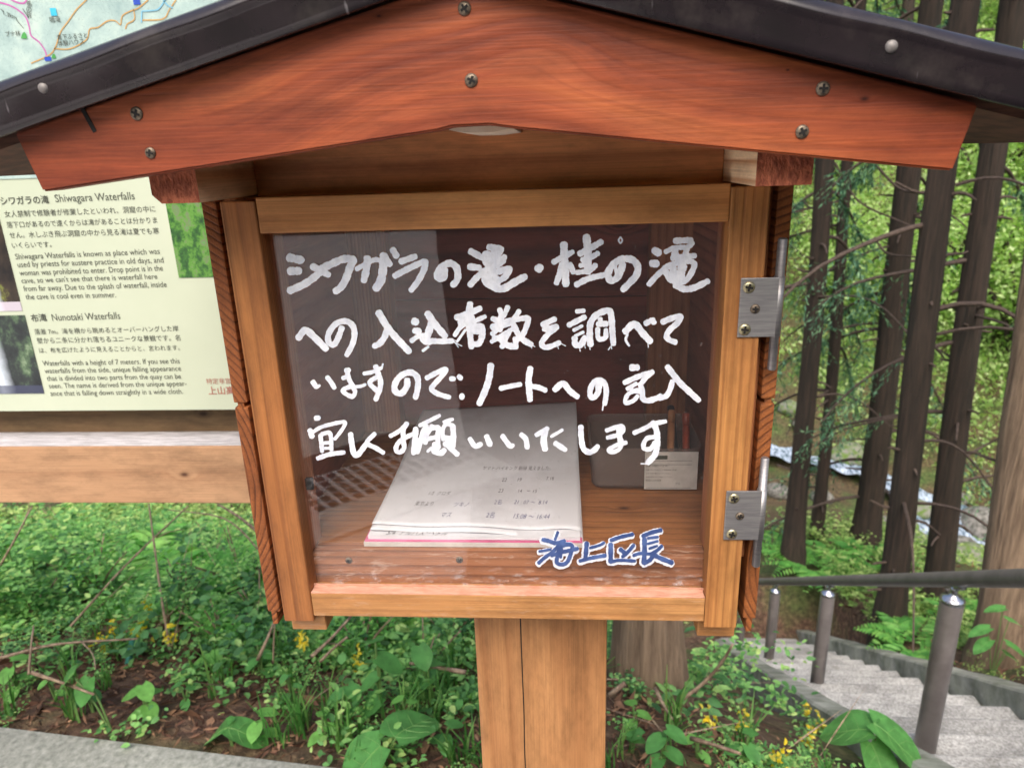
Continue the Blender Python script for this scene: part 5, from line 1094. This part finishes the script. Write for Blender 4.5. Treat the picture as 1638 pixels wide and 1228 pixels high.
def cedar(loc, h, r, label, group=None, lean=(0, 0), lowdead=6, crown=(6.5, 34, 1.8, 60, .08), low=None, seed=1, mat='bark', twigs=True):
    root = empty('cedar_tree', tuple(loc), label, 'tree', group); V, F = trunk_np(h, r, .4, 18, lean, seed); loc = Vector(loc)
    def lp(nm, V, F, mt, sm=False):
        o = bpy.data.objects.new(nm, mesh_np(nm, V, F, [M[mt]], sm)); COL.objects.link(o); o.parent = root; return o
    lp('trunk', V, F, mat, True)
    h0, nb, Lm, per, lf = crown; (v, f), br = crown_np(h0, h*.99, nb, Lm, per, lf, seed); parts = [(v, f)]
    if low:
        (v2, f2), br2 = crown_np(low[0], low[1], low[2], low[3], low[4], low[5], seed+1, .75, True); parts.append((v2, f2)); br = br+br2
    v, f = cat(parts); off = np.array([lean[0], lean[1], 0]); v = v+off*v[:, 2:3]
    V = []; F = []; b = 0
    q = random.Random(seed*7)
    for p in br:
        a, c = tube_np([pp+off*pp[2] for pp in p], [.018*(1-.8*i/9)+.003 for i in range(9)], 5, False); V += [tuple(x) for x in a]; F += [tuple(i+b for i in g) for g in c]; b += len(a)
    for k in range(26):
        hh = q.uniform(.4, 5.5); a0 = q.uniform(0, 6.28); L = q.uniform(.04, .22); p = branch_pts(hh, a0, L, q.uniform(-.2, .6), r*.7)
        a, c = tube_np([pp+off*pp[2] for pp in p[::2]], [.012*(1-.7*i/5)+.002 for i in range(5)], 5, False); V += [tuple(x) for x in a]; F += [tuple(i+b for i in g) for g in c]; b += len(a)
    nf = len(f); vv, ff = cat([(v, f), (np.array(V), np.array(F))]); o = bpy.data.objects.new('crown', mesh_np('crown', vv, ff, [M['needle'], M['twig_dark']], False, np.r_[np.zeros(nf), np.ones(len(ff)-nf)])); COL.objects.link(o); o.parent = root
    for k in range(lowdead):
        hh = q.uniform(.6, 5.0); a0 = q.uniform(0, 6.28); L = q.uniform(.4, 1.5); p = branch_pts(hh, a0, L, q.uniform(.3, .8), r*.75)
        a, c = tube_np([pp+off*pp[2] for pp in p], [.011*(1-.8*i/9)+.0022 for i in range(9)], 5, False); lp('dead_branch', [tuple(x) for x in a], c, 'twig_dark')
    return root
def px_tree(u, v, z, wpx, label, utop, vtop, seed, **kw):
    """trunk foot at a photo pixel and depth; lean taken from a second point on its axis"""
    b = at_depth(u, v, z); d = ray(utop, vtop); best = None
    hd = np.hypot(*(b-CAM)[:2]); tpar = hd/np.hypot(d[0], d[1]); q = CAM+d*tpar; lean = ((q[0]-b[0])/(q[2]-b[2]), (q[1]-b[1])/(q[2]-b[2]))
    g = b.copy(); return cedar(g, 15, wpx/FPX*z/2/1.25, label, None, lean, seed=seed, **kw)
px_tree(1033, 1098, 2.4, 118, 'big fibrous trunk standing right behind the box post', 1040, 820, 3, mat='bark_pale', lowdead=0, crown=(7.5, 34, 1.6, 45, .08))
px_tree(1272, 880, 7.4, 36, 'dark slim cedar nearest the right side of the box, pale dead twigs along it', 1319, 255, 5, low=(2.4, 6.0, 9, 1.6, 420, .055))
px_tree(1308, 858, 8.5, 23, 'thinnest cedar trunk, just right of the slim dark one by the box', 1357, 258, 6, low=(1.8, 6, 9, 1.5, 420, .055), crown=(6, 40, 1.6, 100, .08))
px_tree(1382, 870, 8.2, 47, 'cedar with a leaning grey trunk standing behind the two front trunks', 1456, 272, 7, low=(.6, 6, 14, 1.8, 460, .058))
px_tree(1416, 1008, 5.6, 50, 'front cedar with straight brown trunk, its foot by the stair kerb', 1509, 279, 8, low=(2.6, 5.5, 5, 1.3, 420, .038))
px_tree(1492, 975, 6.2, 49, 'cedar with leaning brown trunk, second from the stair kerb, crossing in front of the stream', 1596, 180, 9, low=(1.8, 5.6, 6, 1.4, 420, .042))
px_tree(1602, 1062, 4.6, 92, 'thick pale brown trunk at the right edge beside the stairs', 1655, 640, 10, mat='bark_pale', lowdead=0, crown=(7.5, 34, 1.6, 45, .08))
for px, lb in (([(1304, 400, 7.2), (1296, 430, 7.1), (1291, 462, 7.15), (1290, 474, 7.2)], 'short pale dead twig hanging high on the slim dark trunk'), ([(1299, 486, 7.2), (1302, 520, 7.1), (1308, 531, 7.1)], 'pale hooked twig halfway up the slim dark trunk'), ([(1302, 530, 7.2), (1288, 572, 7.15), (1283, 600, 7.2)], 'thin pale twig below the hooked one on the slim dark trunk'), ([(1290, 572, 7.2), (1286, 610, 7.1), (1294, 650, 7.15)], 'lowest pale curved twig on the slim dark trunk')):
    twig('dead_stem', px, .016, lb)
twig('dead_stem', [(1335, 260, 6.5), (1372, 320, 6.4), (1430, 350, 6.2), (1500, 378, 5.9)], .012, 'long thin bare branch reaching from the slim trunks toward the front trunk', 'twig_dark')
twig('dead_stem', [(1395, 258, 6.6), (1440, 302, 6.5), (1490, 308, 6.2), (1560, 312, 6.6)], .014, 'dark bare branch joining the two front trunks high up', 'twig_dark')
twig('dead_stem', [(1398, 380, 6.6), (1420, 405, 6.5), (1470, 412, 6.2), (1548, 424, 6.4)], .011, 'dark bare branch joining the two front trunks lower down', 'twig_dark')
twig('dead_stem', [(1532, 738, 6.0), (1570, 715, 6.2), (1618, 690, 6.0), (1640, 670, 5.8)], .014, 'grey bare branch beside the pale trunk above the stream', 'twig_dark')
# trees further off on both slopes
protos = []
for s in range(3):
    protos.append(cedar((40+4*s, 44, float(H(40+4*s, 44)[0])), 13-s, .16, 'slim dark cedar in the stand on the slope beyond the stream', 'cedars beyond the stream', seed=20+s, crown=(1.4, 44, 1.9, 330, .085), lowdead=4))
spots = [(4.6, 17.2), (6.6, 21.0), (9.8, 23.0), (14.4, 22.5), (11.2, 28.5), (7.2, 27.0), (3.2, 21), (2.0, 18), (-1.5, 17), (-4.5, 18.5), (18.5, 22), (18, 30), (0, 24), (-6, 25), (21, 25), (23, 20), (-10, 20), (9.5, 5.0), (11.5, 7.4), (13.5, 4.2), (8.2, 2.8), (15.5, 8.5), (12, 11), (-5, 7), (-8, 10), (-4, 11), (-9, 5)]
for i, (x, y) in enumerate(spots):
    o = protos[i % 3]; o = o if i < 3 else copy_tree(o); x += random.uniform(-.4, .4); o.location = (x, y, float(H(x, y)[0])); o.rotation_euler = (0, 0, random.uniform(0, 6.28)); s = random.uniform(.8, 1.2); o.scale = (s, s, s)
def broadleaf(label, group, R, n, leaf, seed, hgt):
    root = empty('spring_tree', (0, 0, 0), label, 'tree', group); V = []; F = []; b = 0; q = random.Random(seed); tips = []
    for k in range(7):
        a = q.uniform(0, 6.28); L = q.uniform(.5, 1)*R; p = [np.array([0, 0, 0]), np.array([math.cos(a)*L*.25, math.sin(a)*L*.25, hgt*.45]), np.array([math.cos(a)*L, math.sin(a)*L, hgt*q.uniform(.7, 1)])]; p = smooth_line(p, .2); tips += p[len(p)//3:]
        A, c = tube_np(p, [.05*(1-.8*i/len(p))+.006 for i in range(len(p))], 6, False); V += [tuple(x) for x in A]; F += [tuple(i+b for i in g) for g in c]; b += len(A)
    o = bpy.data.objects.new('trunk', mesh_np('trunk', V, F, [M['bark']], True)); COL.objects.link(o); o.parent = root
    T_ = np.array(tips); C = T_[rng.integers(0, len(T_), n)]+rng.normal(size=(n, 3))*R*.22; d = frames(n, .1); l = leaf*rng.uniform(.6, 1.4, n); v, f = leaves(C, d, l, l*.55, False, .2, np.array([0, 0, 1.]))
    o = bpy.data.objects.new('crown', mesh_np('crown', v, f, [M['bright']])); COL.objects.link(o); o.parent = root; return root
bl = [broadleaf('light green spring tree on the sunny slope beyond the stream', 'spring trees beyond the stream', 1.5, 2600, .11, 31, 2.6), broadleaf('light green spring tree on the sunny slope beyond the stream', 'spring trees beyond the stream', 1.2, 2000, .10, 32, 1.9)]
spots = [(7.6, 14.2), (9.0, 13.6), (6.4, 16.4), (8.6, 17.2), (10.8, 19.0), (12.0, 17.4), (13.4, 23.4), (9.2, 15.3), (10.4, 14.0), (8.2, 15.0), (11.8, 16.2), (10.2, 17.6), (12.8, 19.6), (14.2, 18.0), (9.4, 19.8), (7.2, 18.4), (6.0, 15.2), (11.6, 21.8), (14.8, 21.4), (16.8, 22.6), (8.0, 24.5), (12.0, 26.5), (16, 27), (5.0, 18.8), (3.2, 20.5), (15.8, 18.2), (18, 26), (10.4, 27.5), (13.8, 12.6)]
for i, (x, y) in enumerate(spots):
    o = bl[i % 2]; o = o if i < 2 else copy_tree(o); o.location = (x, y, float(H(x, y)[0])-.05); o.rotation_euler = (0, 0, random.uniform(0, 6.28)); s = random.uniform(.75, 1.3); o.scale = (s, s, s)

# ================================================================== stream and rocks
sxs = [(-8, 14), (0, 13), (3.4, 12.2), (4.88, 11.69), (5.62, 11.3), (6.2, 10.63), (6.42, 10.0), (6.6, 9.5), (7.4, 8.4), (9, 7.2), (12, 6.5), (18, 5.5)]
szs = [-4.0, -4.05, -4.1, -4.22, -4.32, -4.52, -4.62, -4.80, -5.15, -5.55, -6.0, -6.4]
L = smooth_line([(x, y, z) for (x, y), z in zip(sxs, szs)], .12); V = []; nw = 9
for i, p in enumerate(L):
    t_ = L[min(i+1, len(L)-1)]-L[max(i-1, 0)]; t_ = t_[:2]/np.linalg.norm(t_[:2]); n_ = np.array([-t_[1], t_[0]]); wd = .26+.06*math.sin(i*.21)+.62*max(0, min(1, (p[0]-6.0)*1.4))*max(0, min(1, (8.5-p[0])))
    for k in range(nw): q = (k/(nw-1)-.5)*2; V.append((p[0]+n_[0]*wd*q, p[1]+n_[1]*wd*q, p[2]+.03*math.sin(i*1.3+k*1.9)+.025*math.sin(i*.7-k*2.7)))
F = np.array([[i*nw+k, i*nw+k+1, (i+1)*nw+k+1, (i+1)*nw+k] for i in range(len(L)-1) for k in range(nw-1)])
m, t, b = new_mat('white water'); tc = t.nodes.new('ShaderNodeTexCoord'); mp = t.nodes.new('ShaderNodeMapping'); mp.inputs['Scale'].default_value = (6, 2.4, 1); mp.inputs['Rotation'].default_value = (0, 0, .9); t.links.new(tc.outputs['Object'], mp.inputs[0])
n1 = noise(t, mp.outputs[0], 3.2, 5, .7); fm = ramp(t, n1, [(.40, G(0)), (.62, G(1))])
t.links.new(mixc(t, fm, S(74, 96, 112), S(206, 220, 240)), b.inputs['Base Color']); b.inputs['Roughness'].default_value = .25; t.links.new(math_n(t, 'ADD', math_n(t, 'MULTIPLY', fm, .5), .1), b.inputs['Roughness'])
bp = t.nodes.new('ShaderNodeBump'); bp.inputs['Strength'].default_value = .5; t.links.new(n1, bp.inputs['Height']); t.links.new(bp.outputs[0], b.inputs['Normal'])
kind(put('stream', mesh_np('stream', V, F, [m], True)), 'structure')
M['rock'] = plain('grey stream rock', S(150, 146, 140), .85, c2=S(92, 92, 84), nscale=6, bump=.5); M['rock_moss'] = plain('mossy rock', S(136, 134, 126), .9, c2=S(96, 122, 54), nscale=3, bump=.5)
def rock(seed, mat):
    bm = bmesh.new(); bmesh.ops.create_icosphere(bm, subdivisions=3, radius=1); q = np.random.default_rng(seed); K = q.normal(size=(6, 3))*1.6; ph = q.uniform(0, 6, 6)
    for v in bm.verts:
        p = np.array(v.co); s = 1+sum(.10*math.sin(p@k+f) for k, f in zip(K, ph)); v.co = Vector(p*s*np.array([1, .8, .62]))
    me = bpy.data.meshes.new('rock'); bm.to_mesh(me); bm.free(); me.polygons.foreach_set('use_smooth', np.ones(len(me.polygons), dtype=bool)); me.materials.append(M[mat]); return me
RM = [rock(s, 'rock' if s % 2 else 'rock_moss') for s in range(5)]
big = [(1357, 742, 13.2, .34, 'pale boulder above the stream between the thin and leaning trunks'), (1570, 880, 11.6, .45, 'mossy boulder at the right bank of the cascade'), (1555, 905, 10.2, .42, 'grey boulder below the cascade by the pale trunk'), (1530, 865, 10.4, .38, 'moss streaked boulder at the left lip of the cascade'), (1470, 800, 11.8, .28, 'grey rock in midstream between the two brown trunks')]
for i, (u, v, z, s, lb) in enumerate(big):
    o = bpy.data.objects.new('boulder', RM[i % 5]); COL.objects.link(o); p = at_depth(u, v, z); o.location = (p[0], p[1], float(H(p[0], p[1])[0])+s*.35); o.scale = (s, s, s); o.rotation_euler = (0, 0, i*1.3); tag(o, lb, 'boulder')
for i in range(46):
    k = random.uniform(.15, .72); p = L[int(k*len(L))]; sd = random.choice((-1, 1))*random.uniform(.55, 1.5); s = random.uniform(.07, .24); x, y = p[0]+sd*.5+random.uniform(-.3, .3), p[1]+sd*.9
    o = bpy.data.objects.new('stream_rock', RM[i % 5]); COL.objects.link(o); o.location = (x, y, float(H(x, y)[0])+s*.25); o.scale = (s, s*random.uniform(.8, 1.3), s); o.rotation_euler = (random.uniform(-.3, .3), 0, random.uniform(0, 6)); tag(o, 'small grey stone lying along the stream bank', 'rock', 'stones along the stream')
